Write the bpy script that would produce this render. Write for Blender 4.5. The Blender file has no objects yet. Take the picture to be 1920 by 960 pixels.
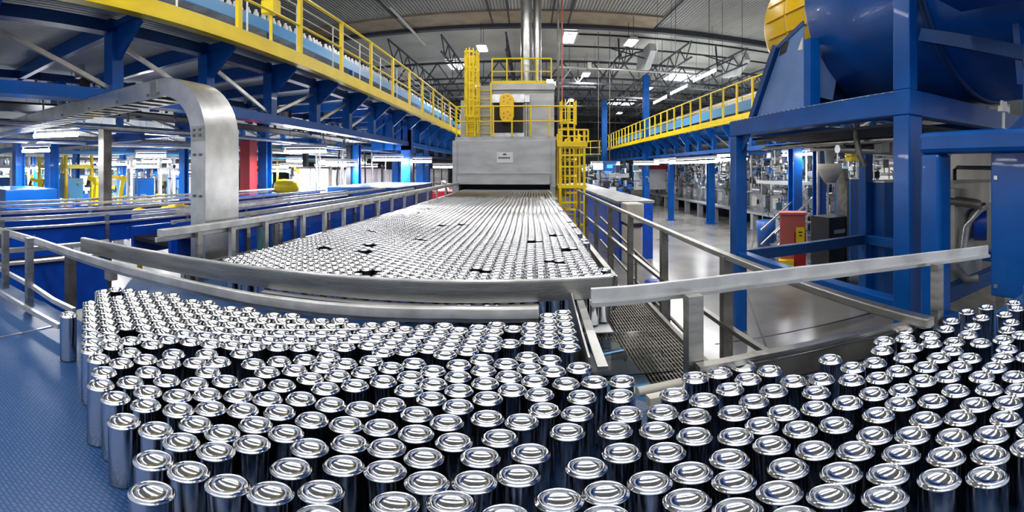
import bpy, math, random
from mathutils import Vector, Matrix
R = random.Random(7)
PI = math.pi
SC = bpy.context.scene
COL = SC.collection
EYE = 2.5                      # eye height above the hall floor; builders below work with z measured from the eye

# ------------------------------------------------------------------ camera (a level panoramic lens), world, lamps, exposure
cam = bpy.data.cameras.new('camera'); cam_o = bpy.data.objects.new('camera', cam); COL.objects.link(cam_o)
cam_o.location = (0, 0, EYE); cam_o.rotation_euler = (PI/2, 0, 0)
cam.type = 'PANO'; cam.panorama_type = 'EQUIRECTANGULAR'
FPX, X0, Y0 = 800.0, 995.0, 316.0
cam.longitude_min = -X0/FPX; cam.longitude_max = (1920-X0)/FPX
cam.latitude_max = Y0/FPX; cam.latitude_min = -(960-Y0)/FPX
cam.clip_end = 300; cam.clip_start = 0.02
SC.camera = cam_o
SC.view_settings.view_transform = 'Standard'; SC.view_settings.look = 'None'
SC.view_settings.gamma = 1; SC.view_settings.use_curve_mapping = False
SC.view_settings.exposure = -0.15
SC.cycles.use_denoising = True
SC.cycles.max_bounces = 6; SC.cycles.glossy_bounces = 2; SC.cycles.diffuse_bounces = 3
SC.cycles.sample_clamp_indirect = 4; SC.cycles.caustics_reflective = False; SC.cycles.caustics_refractive = False
w = bpy.data.worlds.new('world'); SC.world = w; w.use_nodes = True
w.node_tree.nodes['Background'].inputs[0].default_value = (.80, .87, 1.0, 1); w.node_tree.nodes['Background'].inputs[1].default_value = .75

def area(name, loc, sx, sy, power, col=(1, .98, .95), rz=0):
    l = bpy.data.lights.new(name, 'AREA'); l.shape = 'RECTANGLE'; l.size = sx; l.size_y = sy; l.energy = power; l.color = col
    o = bpy.data.objects.new(name, l); COL.objects.link(o); o.location = (loc[0], loc[1], loc[2]+EYE); o.rotation_euler = (0, 0, rz)
    return o
HB = 420                                              # watts of one high bay lamp

# ------------------------------------------------------------------ helpers
def P(x, y, D):
    a = (x-X0)/FPX; e = (Y0-y)/FPX
    return (D*math.sin(a), D*math.cos(a), D*math.tan(e))
def PZ(x, y, z):
    return P(x, y, z/math.tan((Y0-y)/FPX))

def mat(name, col, rough=.5, metal=0, spec=.5, emit=None, es=0, coat=0, build=None):
    m = bpy.data.materials.new(name); m.use_nodes = True; nt = m.node_tree; b = nt.nodes['Principled BSDF']
    b.inputs['Base Color'].default_value = (*col, 1); b.inputs['Roughness'].default_value = rough; b.inputs['Metallic'].default_value = metal
    b.inputs['Specular IOR Level'].default_value = spec; b.inputs['Coat Weight'].default_value = coat
    if emit: b.inputs['Emission Color'].default_value = (*emit, 1); b.inputs['Emission Strength'].default_value = es
    if build: build(nt, b)
    return m
def N(nt, t, **kw):
    n = nt.nodes.new(t)
    for k, v in kw.items():
        if k in n.inputs.keys() if hasattr(n.inputs, 'keys') else False: n.inputs[k].default_value = v
        else: setattr(n, k, v)
    return n
def mottled(c1, c2, scale=3, bump=0, bs=60, detail=4, stretch=None):
    def f(nt, b):
        tc = N(nt, 'ShaderNodeTexCoord'); mp = N(nt, 'ShaderNodeMapping'); nt.links.new(tc.outputs['Object'], mp.inputs[0])
        if stretch: mp.inputs['Scale'].default_value = stretch
        no = N(nt, 'ShaderNodeTexNoise'); no.inputs['Scale'].default_value = scale; no.inputs['Detail'].default_value = detail
        nt.links.new(mp.outputs[0], no.inputs['Vector'])
        r = N(nt, 'ShaderNodeValToRGB'); r.color_ramp.elements[0].color = (*c1, 1); r.color_ramp.elements[1].color = (*c2, 1)
        r.color_ramp.elements[0].position = .35; r.color_ramp.elements[1].position = .65
        nt.links.new(no.outputs[0], r.inputs[0]); nt.links.new(r.outputs[0], b.inputs['Base Color'])
        if bump:
            n2 = N(nt, 'ShaderNodeTexNoise'); n2.inputs['Scale'].default_value = bs; nt.links.new(mp.outputs[0], n2.inputs['Vector'])
            bp = N(nt, 'ShaderNodeBump'); bp.inputs['Strength'].default_value = bump; bp.inputs['Distance'].default_value = .01
            nt.links.new(n2.outputs[0], bp.inputs['Height']); nt.links.new(bp.outputs[0], b.inputs['Normal'])
    return f
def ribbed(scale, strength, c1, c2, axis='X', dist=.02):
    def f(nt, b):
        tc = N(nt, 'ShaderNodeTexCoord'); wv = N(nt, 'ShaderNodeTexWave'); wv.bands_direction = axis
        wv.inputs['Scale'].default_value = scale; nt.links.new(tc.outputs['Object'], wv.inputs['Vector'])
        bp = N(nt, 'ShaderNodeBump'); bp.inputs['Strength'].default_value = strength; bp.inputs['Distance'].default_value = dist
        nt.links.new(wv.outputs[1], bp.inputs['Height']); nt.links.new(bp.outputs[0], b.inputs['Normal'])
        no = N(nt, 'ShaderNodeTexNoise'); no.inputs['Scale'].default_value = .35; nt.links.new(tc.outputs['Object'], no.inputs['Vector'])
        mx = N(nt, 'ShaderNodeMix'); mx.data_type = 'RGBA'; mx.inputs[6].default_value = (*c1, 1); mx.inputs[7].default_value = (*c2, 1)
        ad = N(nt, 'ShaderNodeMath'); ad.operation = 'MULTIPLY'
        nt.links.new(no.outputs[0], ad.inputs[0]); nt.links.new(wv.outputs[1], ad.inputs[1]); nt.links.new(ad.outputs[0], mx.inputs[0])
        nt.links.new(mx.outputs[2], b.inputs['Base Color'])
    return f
def belt_nodes(nt, b):
    tc = N(nt, 'ShaderNodeTexCoord'); br = N(nt, 'ShaderNodeTexBrick'); nt.links.new(tc.outputs['Object'], br.inputs['Vector'])
    br.inputs['Scale'].default_value = 26; br.inputs['Color1'].default_value = (.034, .105, .28, 1); br.inputs['Color2'].default_value = (.026, .085, .24, 1)
    br.inputs['Mortar'].default_value = (.014, .045, .13, 1); br.inputs['Mortar Size'].default_value = .05
    nt.links.new(br.outputs[0], b.inputs['Base Color'])
    bp = N(nt, 'ShaderNodeBump'); bp.inputs['Strength'].default_value = .35; bp.inputs['Distance'].default_value = .003
    nt.links.new(br.outputs[1], bp.inputs['Height']); bp.invert = True; nt.links.new(bp.outputs[0], b.inputs['Normal'])
M = {}
M['can'] = mat('polished aluminium', (.72, .74, .79), .13, 1)
M['steel'] = mat('brushed stainless', (.5, .49, .46), .33, 1, build=mottled((.36, .35, .32), (.54, .53, .50), 4, .15, 40, stretch=(1, 1, 9)))
M['steel_b'] = mat('bright stainless', (.62, .62, .61), .30, .9, build=mottled((.50, .50, .50), (.70, .70, .69), 5, .08, 30))
M['rail'] = mat('satin guide rail', (.70, .70, .69), .38, .75, build=mottled((.56, .56, .55), (.80, .80, .79), 9, .05, 30))
M['post'] = mat('dull steel post', (.20, .19, .17), .45, .7, build=mottled((.14, .135, .12), (.25, .24, .22), 6))
M['galv'] = mat('oven sheet metal', (.46, .47, .48), .48, .45, build=mottled((.40, .41, .41), (.52, .53, .54), 1.6, .1, 20, stretch=(1, 1, 3)))
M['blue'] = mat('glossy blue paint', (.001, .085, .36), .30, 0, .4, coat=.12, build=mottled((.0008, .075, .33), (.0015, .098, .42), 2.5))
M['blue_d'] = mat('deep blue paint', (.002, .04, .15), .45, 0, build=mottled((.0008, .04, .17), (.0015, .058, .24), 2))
M['blue_l'] = mat('pale blue coated plate', (.14, .25, .52), .42, 0, build=mottled((.12, .225, .48), (.155, .27, .55), 3))
M['cobalt'] = mat('cobalt side panel', (.001, .06, .46), .35, 0, build=mottled((.001, .05, .40), (.002, .075, .55), 3))
M['skyblue'] = mat('light blue panel', (.08, .30, .60), .4)
M['yellow'] = mat('safety yellow paint', (.93, .68, .010), .38, 0, .5, build=mottled((.88, .62, .008), (.96, .73, .012), 3))
M['amber'] = mat('amber drive cover', (.95, .58, .008), .33, 0, .5)
M['black'] = mat('dark steel', (.018, .020, .026), .5, .3)
M['truss'] = mat('charcoal roof steel', (.06, .066, .085), .5, .2)
M['dark'] = mat('shaded opening and dark print', (.02, .018, .02), .7)  # shade of openings put into the colour; also the dark nameplate print
M['white'] = mat('white panel', (.78, .78, .78), .5, build=mottled((.72, .72, .73), (.84, .84, .84), 1.5))
M['cream'] = mat('cream panel', (.55, .53, .46), .55, build=mottled((.48, .46, .40), (.62, .60, .54), 2))
M['grey'] = mat('grey machine paint', (.24, .25, .26), .5, .2, build=mottled((.17, .18, .19), (.34, .35, .36), 3))
M['teal'] = mat('teal grey machine paint', (.05, .14, .18), .5)
M['red'] = mat('red painted steel', (.42, .012, .02), .45)
M['rust'] = mat('pinkish red panel', (.55, .13, .12), .5)
M['brown'] = mat('tan fascia', (.36, .29, .20), .6, build=mottled((.30, .24, .17), (.42, .34, .25), 1.2))
M['bench'] = mat('pale grey bench top', (.38, .39, .40), .5)
M['tube'] = mat('lit lamp tube', (1, 1, 1), .5, emit=(1, .99, .97), es=55)
M['lens'] = mat('lit lamp lens', (1, 1, 1), .5, emit=(1, .99, .96), es=14)
M['skylight'] = mat('daylight glazing', (1, 1, 1), .5, emit=(.93, .97, 1), es=5)
M['screen'] = mat('lit white screen', (.5, .5, .5), .4, emit=(.85, .93, 1), es=2.2)
M['screen_b'] = mat('lit blue screen', (.02, .15, .4), .4, emit=(.05, .40, 1), es=1.8)
M['belt'] = mat('blue modular belt', (.015, .06, .2), .34, 0, .5, build=belt_nodes)
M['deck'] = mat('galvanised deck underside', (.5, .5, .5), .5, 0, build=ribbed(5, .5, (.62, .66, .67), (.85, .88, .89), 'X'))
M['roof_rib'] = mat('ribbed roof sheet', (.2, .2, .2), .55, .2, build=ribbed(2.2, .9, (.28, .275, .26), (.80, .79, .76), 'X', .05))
M['roof'] = mat('plain roof panel', (.10, .095, .085), .7, build=mottled((.50, .49, .46), (.62, .61, .58), .5))
M['concrete'] = mat('polished concrete', (.3, .3, .3), .22, 0, .5, build=mottled((.17, .165, .155), (.27, .265, .255), .8, .03, 5, 8))
M['wall'] = mat('hall wall', (.35, .37, .40), .7, build=mottled((.30, .32, .35), (.42, .44, .46), .3))
M['walld'] = mat('dark hall wall', (.3, .33, .38), .7, build=mottled((.24, .27, .32), (.40, .43, .48), .3))
def glass(nt, b): b.inputs['Transmission Weight'].default_value = 1; b.inputs['IOR'].default_value = 1.4
M['acrylic'] = mat('clear acrylic guard', (.93, .96, .97), .04, build=glass)

class MB:
    def __init__(s): s.v = []; s.f = []; s.sm = []; s.cuts = []
    def add(s, vs, fs, smooth=False, new=True):
        if new: s.cuts.append((len(s.v), len(s.f)))
        b = len(s.v); s.v += [tuple(v) for v in vs]; s.f += [tuple(i+b for i in f) for f in fs]; s.sm += [smooth]*len(fs)
        return s
    def box(s, c, d, rz=0, mtx=None):
        hx, hy, hz = d[0]/2, d[1]/2, d[2]/2; ca, sa = math.cos(rz), math.sin(rz); vs = []
        for x, y, z in ((-hx,-hy,-hz),(hx,-hy,-hz),(hx,hy,-hz),(-hx,hy,-hz),(-hx,-hy,hz),(hx,-hy,hz),(hx,hy,hz),(-hx,hy,hz)):
            vs.append((c[0]+x*ca-y*sa, c[1]+x*sa+y*ca, c[2]+z))
        return s.add(vs, [(0,3,2,1),(4,5,6,7),(0,1,5,4),(1,2,6,5),(2,3,7,6),(3,0,4,7)])
    def span(s, a, b):
        return s.box([(a[i]+b[i])/2 for i in range(3)], [abs(a[i]-b[i]) for i in range(3)])
    def bar(s, p, q, w, h, up=(0, 0, 1)):
        p = Vector(p); q = Vector(q); d = (q-p).normalized(); u = Vector(up)
        if abs(d.dot(u)) > .98: u = Vector((0, 1, 0))
        r = d.cross(u).normalized()*w/2; u = r.cross(d).normalized()*h/2
        vs = [p-r-u, p+r-u, p+r+u, p-r+u, q-r-u, q+r-u, q+r+u, q-r+u]
        return s.add(vs, [(0,1,2,3),(7,6,5,4),(0,4,5,1),(1,5,6,2),(2,6,7,3),(3,7,4,0)])
    def sweep(s, pts, w, h):
        """rectangular bar along a polyline, mitred, kept upright"""
        pts = [Vector(p) for p in pts]; rings = []
        for i, p in enumerate(pts):
            t = (pts[min(i+1, len(pts)-1)]-pts[max(i-1, 0)]).normalized(); r = t.cross(Vector((0, 0, 1))).normalized()*w/2; u = r.cross(t).normalized()*h/2
            rings.append([p-r-u, p+r-u, p+r+u, p-r+u])
        vs = [v for r in rings for v in r]; fs = [(3,2,1,0)]
        for i in range(len(pts)-1):
            for k in range(4): a = i*4+k; b = i*4+(k+1) % 4; fs.append((a, b, b+4, a+4))
        n = (len(pts)-1)*4; fs.append((n, n+1, n+2, n+3))
        return s.add(vs, fs)
    def tube(s, pts, r, n=8):
        pts = [Vector(p) for p in pts]; vs = []; fs = []
        for i, p in enumerate(pts):
            t = (pts[min(i+1, len(pts)-1)]-pts[max(i-1, 0)]).normalized(); u = Vector((0, 0, 1)) if abs(t.z) < .9 else Vector((1, 0, 0))
            a = t.cross(u).normalized(); b = t.cross(a)
            for k in range(n): g = 2*PI*k/n; vs.append(p+a*r*math.cos(g)+b*r*math.sin(g))
        for i in range(len(pts)-1):
            for k in range(n): a = i*n+k; b = i*n+(k+1) % n; fs.append((a, b, b+n, a+n))
        s.add(vs, fs, True)
        m = (len(pts)-1)*n
        return s.add(vs[:n]+vs[m:], [tuple(range(n-1, -1, -1)), tuple(range(n, 2*n))], False, False)
    def lathe(s, prof, c=(0, 0, 0), n=24, axis='z', smooth=True):
        vs = []; fs = []
        for r, h in prof:
            for k in range(n):
                g = 2*PI*k/n; a, b = r*math.cos(g), r*math.sin(g)
                vs.append((c[0]+a, c[1]+b, c[2]+h) if axis == 'z' else (c[0]+a, c[1]+h, c[2]-b) if axis == 'y' else (c[0]+h, c[1]+a, c[2]+b))
        for i in range(len(prof)-1):
            for k in range(n): a = i*n+k; b = i*n+(k+1) % n; fs.append((a, b, b+n, a+n))
        return s.add(vs, fs, smooth)
    def prism(s, poly, lo, hi, axis='z'):
        n = len(poly)
        f = {'z': lambda a, b, h: (a, b, h), 'x': lambda a, b, h: (h, a, b), 'y': lambda a, b, h: (a, h, b)}[axis]
        vs = [f(a, b, lo) for a, b in poly]+[f(a, b, hi) for a, b in poly]
        fs = [tuple(range(n-1, -1, -1)), tuple(range(n, 2*n))]+[(i, (i+1) % n, (i+1) % n+n, i+n) for i in range(n)]
        return s.add(vs, fs)
    def mesh(s, name, m, base=(0, 0, 0)):
        me = bpy.data.meshes.new(name); bx, by, bz = base
        me.from_pydata([(x-bx, y-by, z-bz) for x, y, z in s.v], [], s.f)
        me.polygons.foreach_set('use_smooth', s.sm); me.materials.append(M[m] if isinstance(m, str) else m)
        if len(s.f) < 60000:
            import bmesh
            b = bmesh.new(); b.from_mesh(me); bmesh.ops.recalc_face_normals(b, faces=b.faces); b.to_mesh(me); b.free()
        return me
def tag(o, label=None, cat=None, group=None, kind=None):
    for k, v in (('label', label), ('category', cat), ('group', group), ('kind', kind)):
        if v: o[k] = v
    return o
def thing(name, label, cat, base=(0, 0, 0), group=None, rz=0):
    o = bpy.data.objects.new(name, None); COL.objects.link(o); o.empty_display_size = .1
    o.location = (base[0], base[1], base[2]+EYE); o.rotation_euler = (0, 0, rz); o['_b'] = list(base)
    return tag(o, label, cat, group)
SPLIT = {'weld_beads': 'weld_bead', 'saddle': 'saddle', 'seam': 'seam', 'suspension': 'suspension_rod', 'hanger': 'hanger_rod', 'rungs': 'rung', 'slats': 'slat', 'rear_slats': 'rear_slat', 'bolts': 'bolt', 'rails': 'rail',
         'conduit': 'conduit', 'handrail': 'handrail', 'latch': 'latch', 'knob': 'knob', 'cable': 'cable', 'pipe': 'pipe', 'uprights': 'upright', 'ledge_rail': 'rail',
         'side_frame': 'side_frame', 'stringer': 'stringer', 'rib': 'rib', 'corner_trim': 'corner_trim', 'window_frame': 'window_frame', 'splice_plate': 'splice_plate',
         'ribs': 'rib', 'folder_mark': 'folder_mark', 'lower_rail': 'rail', 'bracing': 'brace'}
def part(name, mb, m, parent, local=False, bevel=0, base=None, label=None):
    """mb holds eye-based coordinates unless local; the thing's base is taken off"""
    if name in SPLIT and 1 < len(mb.cuts) <= 45 and mb.cuts[0][0] == 0:
        o = None
        for k, (v0, f0) in enumerate(mb.cuts):
            v1, f1 = mb.cuts[k+1] if k+1 < len(mb.cuts) else (len(mb.v), len(mb.f))
            one = MB(); one.v = mb.v[v0:v1]; one.f = [tuple(i-v0 for i in f) for f in mb.f[f0:f1]]; one.sm = mb.sm[f0:f1]; one.cuts = [(0, 0)]
            o = part(SPLIT[name], one, m, parent, local, bevel, base, label)
        return o
    b = (0, 0, 0) if local else tuple(root_of(parent)['_b'])
    o = bpy.data.objects.new(name, mb.mesh(name, m, b)); COL.objects.link(o); o.parent = parent
    if bevel: md = o.modifiers.new('edge', 'BEVEL'); md.width = bevel; md.segments = 2; md.limit_method = 'ANGLE'
    if label: o['label'] = label
    return o
def root_of(o):
    while o.parent: o = o.parent
    return o
def single(name, mb, m, label, cat, base, group=None, bevel=0):
    o = bpy.data.objects.new(name, mb.mesh(name, m, base)); COL.objects.link(o); o.location = (base[0], base[1], base[2]+EYE)
    if bevel: md = o.modifiers.new('edge', 'BEVEL'); md.width = bevel; md.segments = 2; md.limit_method = 'ANGLE'
    return tag(o, label, cat, group)
def struct(name, mb, m):
    o = bpy.data.objects.new(name, mb.mesh(name, m)); COL.objects.link(o); o.location = (0, 0, EYE)
    return tag(o, kind='structure')
def copy_tree(o, parent=None):
    c = o.copy(); COL.objects.link(c)
    if parent: c.parent = parent
    for ch in [x for x in o.children]: copy_tree(ch, c)
    return c
def dup(o, loc, label, rz=0, group=None, scale=1):
    c = copy_tree(o); c.location = (loc[0], loc[1], loc[2]+EYE); c.rotation_euler = (0, 0, rz); c['label'] = label
    c.scale = (scale,)*3 if not isinstance(scale, tuple) else scale
    if group: c['group'] = group
    return c
FL = -EYE                                             # hall floor, from the eye

# ------------------------------------------------------------------ the hall
struct('floor', MB().span((-40, -10, FL-.2), (40, 75, FL)), 'concrete')
RZ = 7.3
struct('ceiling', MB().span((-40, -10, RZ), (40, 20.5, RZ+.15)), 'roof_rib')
struct('ceiling_far', MB().span((-40, 20.5, RZ+.02), (40, 75, RZ+.17)), 'roof')
struct('trim_1', MB().span((-30, 18.6, RZ-.10), (6, 20.3, RZ)), 'brown')
struct('wall_back', MB().span((-40, 74, FL), (40, 74.3, RZ)), 'walld')
struct('wall_left', MB().span((-30.3, 0, FL), (-30, 74, RZ)), 'wall')
struct('wall_right', MB().span((20, 0, FL), (20.3, 74, RZ)), 'wall')
b = MB()
for x0, x1, y in ((5.4, 30, 10.2), ): pass
b.bar((1.3, 1.0, FL+.002), (5.0, 9.5, FL+.002), .03, .004); b.bar((2.4, 5.2, FL+.002), (5.6, 4.9, FL+.002), .03, .004)
b.bar((1.3, 3.2, FL+.002), (7.5, 13, FL+.002), .02, .004); b.bar((1.2, 8, FL+.002), (16, 8.3, FL+.002), .02, .004)
struct('trim_2', b, 'black')                         # joints sawn in the floor slab

# roof: edge beam, ceiling runs, trusses, joists
b = MB().span((-30, 20.3, RZ-.28), (30, 20.62, RZ))
single('roof_beam', b, 'truss', 'black roof beam crossing the hall at the edge of the ribbed roof sheets', 'beam', (0, 20.45, RZ))
for x, lab in ((-6.1, 'dark conduit run on the ribbed roof, furthest out on the side of the bottle conveyor'),
               (-1.8, 'dark conduit under the ribbed roof passing just beside the chimney on its ladder side'), (-1.0, 'thin dark ceiling conduit directly above the oven chimney pipes'),
               (.98, 'thin dark conduit on the ribbed roof right beside the chimney'), (1.78, 'dark conduit on the ribbed roof, second beside the chimney'),
               (6.1, 'dark conduit on the ribbed roof above the aisle columns')):
    b = MB().bar((x, -3, RZ-.08), (x, 20.3, RZ-.08), .07, .07)
    single('ceiling_conduit', b, 'truss', lab, 'conduit', (x, 8, RZ))
b = MB().tube([(-5.2, 14.5, RZ-.05), (-4.2, 16.2, RZ-1.0)], .05)
single('drop_pipe', MB().tube([P(730, 12, 18.4), P(797, 84, 22.5)], .07), 'white', 'slanting white pipe hanging under the ribbed roof', 'pipe', P(730, 12, 18.4))
def roof_truss(Y, lab, x0=-28, x1=28, top=RZ-.35, dep=1.45):
    t = thing('roof_truss', lab, 'truss', (0, Y, top), 'roof trusses')
    part('top_chord', MB().bar((x0, Y, top), (x1, Y, top), .14, .14), 'truss', t)
    part('bottom_chord', MB().bar((x0, Y, top-dep), (x1, Y, top-dep), .12, .12), 'truss', t)
    wb = MB(); n = int((x1-x0)/2.0); st = (x1-x0)/n
    for i in range(n):
        xa = x0+i*st; wb.bar((xa, Y, top), (xa+st/2, Y, top-dep), .07, .07); wb.bar((xa+st/2, Y, top-dep), (xa+st, Y, top), .07, .07)
        wb.bar((xa+st/2, Y, top-dep), (xa+st/2, Y, top), .04, .04)
    part('web', wb, 'truss', t)
    return t
TY = [27, 32, 37, 43, 50, 58]
for i, Y in enumerate(TY):
    roof_truss(Y, ['charcoal roof truss nearest the ribbed roof', 'second charcoal roof truss behind the ribbed roof', 'third charcoal roof truss behind the ribbed roof',
                   'fourth charcoal roof truss, deep in the hall', 'fifth charcoal roof truss, deep in the hall', 'charcoal roof truss closest to the end wall'][i])
k = 0
for x in [-22, -18, -14, -10.5, -7.2, -4.4, -1.2, .35, 5.2, 8.2, 11.5, 15, 19]:
    t = thing('roof_joist', 'slim charcoal roof joist running lengthwise between the roof trusses', 'joist', (x, 20.7, RZ-.5), 'lengthwise roof joists')
    top = RZ-.45; dep = .9
    part('top_chord', MB().bar((x, 20.7, top), (x, 70, top), .08, .08), 'truss', t)
    part('bottom_chord', MB().bar((x, 20.7, top-dep), (x, 70, top-dep), .08, .08), 'truss', t)
    wb = MB(); y = 20.7
    while y < 69: wb.bar((x, y, top), (x, y+.9, top-dep), .05, .05); wb.bar((x, y+.9, top-dep), (x, y+1.8, top), .05, .05); y += 1.8
    part('web', wb, 'truss', t)
wb = MB()
for y in (22.2, 24.6): wb.span((1.9, y-.05, RZ-.06), (30, y+.05, RZ+.02))
struct('trim_3', wb, 'black')
# smooth ceiling panel with its end return, open skylight pockets
for (x0, x1, y0, y1, lab) in ((1.72, 2.38, 21.6, 23.7, 'bright skylight between the chimney and the long smooth ceiling panel'),
                              (10.3, 12.5, 29.5, 32.5, 'bright skylight above the far guardrail, nearest the tall blue column'),
                              (8.3, 11.2, 44.0, 47.0, 'small bright skylight far down the hall'),
                              (-5.6, -3.8, 27.5, 30.0, 'bright skylight behind the caged ladder of the oven')):
    t = thing('skylight', lab, 'skylight', ((x0+x1)/2, (y0+y1)/2, RZ-.02), 'roof skylights')
    f = MB(); f.span((x0-.08, y0-.08, RZ-.12), (x1+.08, y0, RZ-.02)); f.span((x0-.08, y1, RZ-.12), (x1+.08, y1+.08, RZ-.02))
    f.span((x0-.08, y0, RZ-.12), (x0, y1, RZ-.02)); f.span((x1, y0, RZ-.12), (x1+.08, y1, RZ-.02)); part('frame', f, 'white', t)
    part('pane', MB().span((x0, y0, RZ-.05), (x1, y1, RZ-.02)), 'skylight', t)
# white ventilation boxes under the roof
for x, y, lab in ((6.15, 22.8, 'white sheet metal roof vent hood above the tall blue column'), (11.6, 22.6, 'white roof vent hood beside the big blue drum')):
    t = thing('roof_vent', lab, 'vent', (x, y, RZ-1.0), 'white roof vent hoods')
    v = MB().prism([(y-1.2, RZ-.5), (y+1.2, RZ-.5), (y+1.6, RZ-1.5), (y-.2, RZ-1.7), (y-1.5, RZ-1.0)], x, x+.35, 'x'); part('hood', v, 'white', t)
    part('fan_frame', MB().bar((x-1.6, y-1, RZ-.3), (x-1.6, y-1.2, RZ-1.5), .08, .08).bar((x-1.6, y-1.2, RZ-1.5), (x, y, RZ-.6), .08, .08).bar((x-1.6, y+1, RZ-.3), (x-.2, y-1.2, RZ-1.4), .08, .08), 'truss', t)

# high bay lamps
hb = thing('high_bay_lamp', 'x', 'lamp', (0, 0, 0), 'high bay lamps')
hs_ = part('housing', MB().prism([(-.25, .0), (.25, 0), (.16, .14), (-.16, .14)], -.56, .56, 'y'), 'white', hb, True)
part('lens', MB().box((0, 0, -.015), (.42, 1.05, .03)), 'lens', hs_, True)
part('suspension', MB().tube([(0, -.5, .12), (0, -.5, 1.31)], .012, 6).tube([(0, .5, .12), (0, .5, 1.31)], .012, 6), 'black', hb, True)
BAYS = [(-2.35, 20.6, 'high bay lamp nearest above the oven, on the caged ladder side'), (4.6, 19.2, 'high bay lamp hanging beside the white roof vent hood'), (3.45, 26.6, 'high bay lamp beside the tall pipe, second from the ribbed roof'),
        (3.5, 37, 'small far high bay lamp above the yellow ladder tower'), (-3.9, 30, 'high bay lamp behind the caged ladder of the oven'), (8.6, 30.5, 'high bay lamp deep in the hall above the far guardrail'),
        (12.2, 24.2, 'high bay lamp just behind the blue drum support'), (9.5, 45, 'tiny high bay lamp near the end wall above the far guardrail'),
        (-9.5, 33, 'high bay lamp above the bottle conveyor level')]
for i, (x, y, lab) in enumerate(BAYS):
    o = hb if i == 0 else copy_tree(hb); o.location = (x, y, 6.0+EYE); o['label'] = lab
    area('bay_light', (x, y, 5.95), .4, 1.0, HB)
for y, pw in ((-6, 330), (-3, 330), (-.6, 330), (2.6, 330), (9.5, 380)):  # added unseen overhead lights, long so they mirror as bands in the cans
    area('added_band_light', (0, y, 5.6), 13, .24, pw)
# linear lamps
ln = thing('strip_lamp', 'x', 'lamp', (0, 0, 0), 'strip lamps')
part('housing', MB().prism([(-.05, 0), (.05, 0), (.04, .07), (-.04, .07)], -.65, .65, 'y').box((0, -.6, -.04), (.05, .02, .1)).box((0, .6, -.04), (.05, .02, .1)), 'white', ln, True)
part('tube', MB().tube([(0, -.62, -.09), (0, .62, -.09)], .035), 'tube', ln, True)
part('hanger', MB().tube([(0, -.45, .07), (0, -.45, .35)], .006, 5).tube([(0, .45, .07), (0, .45, .35)], .006, 5), 'black', ln, True)
first = [True]
def strip(loc, rz, lab, L=1.0, grp='strip lamps'):
    if first[0]: o = ln; first[0] = False; o.location = (loc[0], loc[1], loc[2]+EYE); o.rotation_euler = (0, 0, rz); o['label'] = lab
    else: o = dup(ln, loc, lab, rz)
    o.scale = (1, L, 1); o['group'] = grp
    top = (1.72 if loc[0] < 0 else 1.62 if loc[2] < 2 and loc[0] > 6.2 else RZ)-loc[2]
    for ch in o.children:
        if ch.name.startswith('hanger'): ch.scale = (1, 1, top/.35)
# (pixel x, y, distance, heading, label)
for x, y, D, rz, L, lab in (
    (104, 243, 7.0, -.93, .65, 'glowing strip lamp closest to the stainless chute ladder slats'),
    (67, 275, 9.5, -.93, .55, 'second glowing strip lamp, just below the biggest one at the chute end'),
    (283, 286, 11.5, -.8, .65, 'glowing strip lamp inside the arch of the stainless chute, upper of the pair'),
    (294, 298, 13.5, -.8, .75, 'glowing strip lamp inside the arch of the chute, lower of the pair'),
    (572, 277, 10.0, -1.2, .80, 'long glowing strip lamp right of the red column'),
    (555, 297, 15.0, -1.2, .55, 'short glowing strip lamp below the long one by the red column'),
    (727, 294, 13.0, -1.35, .75, 'glowing strip lamp beside the big blue boxed column'),
    (790, 298, 14.5, -1.4, .56, 'glowing strip lamp behind the big blue boxed column'),
    (640, 303, 12.0, -1.2, .7, 'added strip lamp brightening the white panels next to the dark slim column'),  # extra lamp, added to brighten the white panels
    (832, 309, 17.5, -1.4, .7, 'added strip lamp brightening the white panels close to the oven hood'),  # second extra lamp, added for the same panels
    (1295, 299, 13.5, 0, 3.2, 'long glowing strip lamp over the machine bench in the aisle'),
    (1245, 300, 17.0, 0, 2.0, 'glowing strip lamp over the aisle bench, between two blue columns'),
    (1372, 293, 11.5, 0, 1.3, 'glowing strip lamp next to the blue washer frame'),
    (1495, 284, 12.5, 0, 1.2, 'glowing strip lamp seen through the washer frame'),
    (1320, 140, 22.0, 0, 2.3, 'slanting strip lamp under the roof trusses, highest of the three'),
    (1272, 167, 26.0, 0, 2.3, 'slanting strip lamp under the roof trusses, middle of the three'),
    (1237, 186, 29.0, 0, 2.3, 'slanting strip lamp under the roof trusses, lowest of the three'),
    (1135, 305, 24.0, 1.57, 1.3, 'glowing strip lamp above the two lit screens'),
    (1212, 304, 21.0, 1.4, 1.0, 'glowing strip lamp above the blue cabinets behind the aisle columns')):
    strip(P(x, y, D), rz, lab, L)
    p = P(x, y, D); area('lamp_or_fill_light', (p[0], p[1], p[2]-.14), .1, 1.2*L, (190 if x < 900 else 42)*min(L, 1.5), (.97, .98, 1), rz)
rr = random.Random(3)
for i in range(34):
    x = rr.uniform(0, 350) if i < 24 else rr.uniform(480, 700); y = rr.uniform(300, 321); D = rr.uniform(15, 27)
    p = P(x, y, D)
    if p[0] < -29 or p[1] < 2: continue
    strip(p, rr.uniform(-1.2, -.7), 'small distant strip lamp glowing in the crowded row under the mezzanine', rr.uniform(.8, 1.5), 'distant strip lamps under the mezzanine')
    if i % 3 == 0: area('lamp_or_fill_light', (p[0], p[1], p[2]-.14), .1, 1.2, 330, (.96, .98, 1), -.93)
for x, y, s in ((11, 12, 220), (9.5, 20, 220), (13, 27, 220)):  # added bare fill lights on the aisle side, without lamp bodies
    area('lamp_or_fill_light', (x, y, .62 if x < 0 else .5), .3, 2.4, s*1.0, (.96, .98, 1), 1.2)

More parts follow.
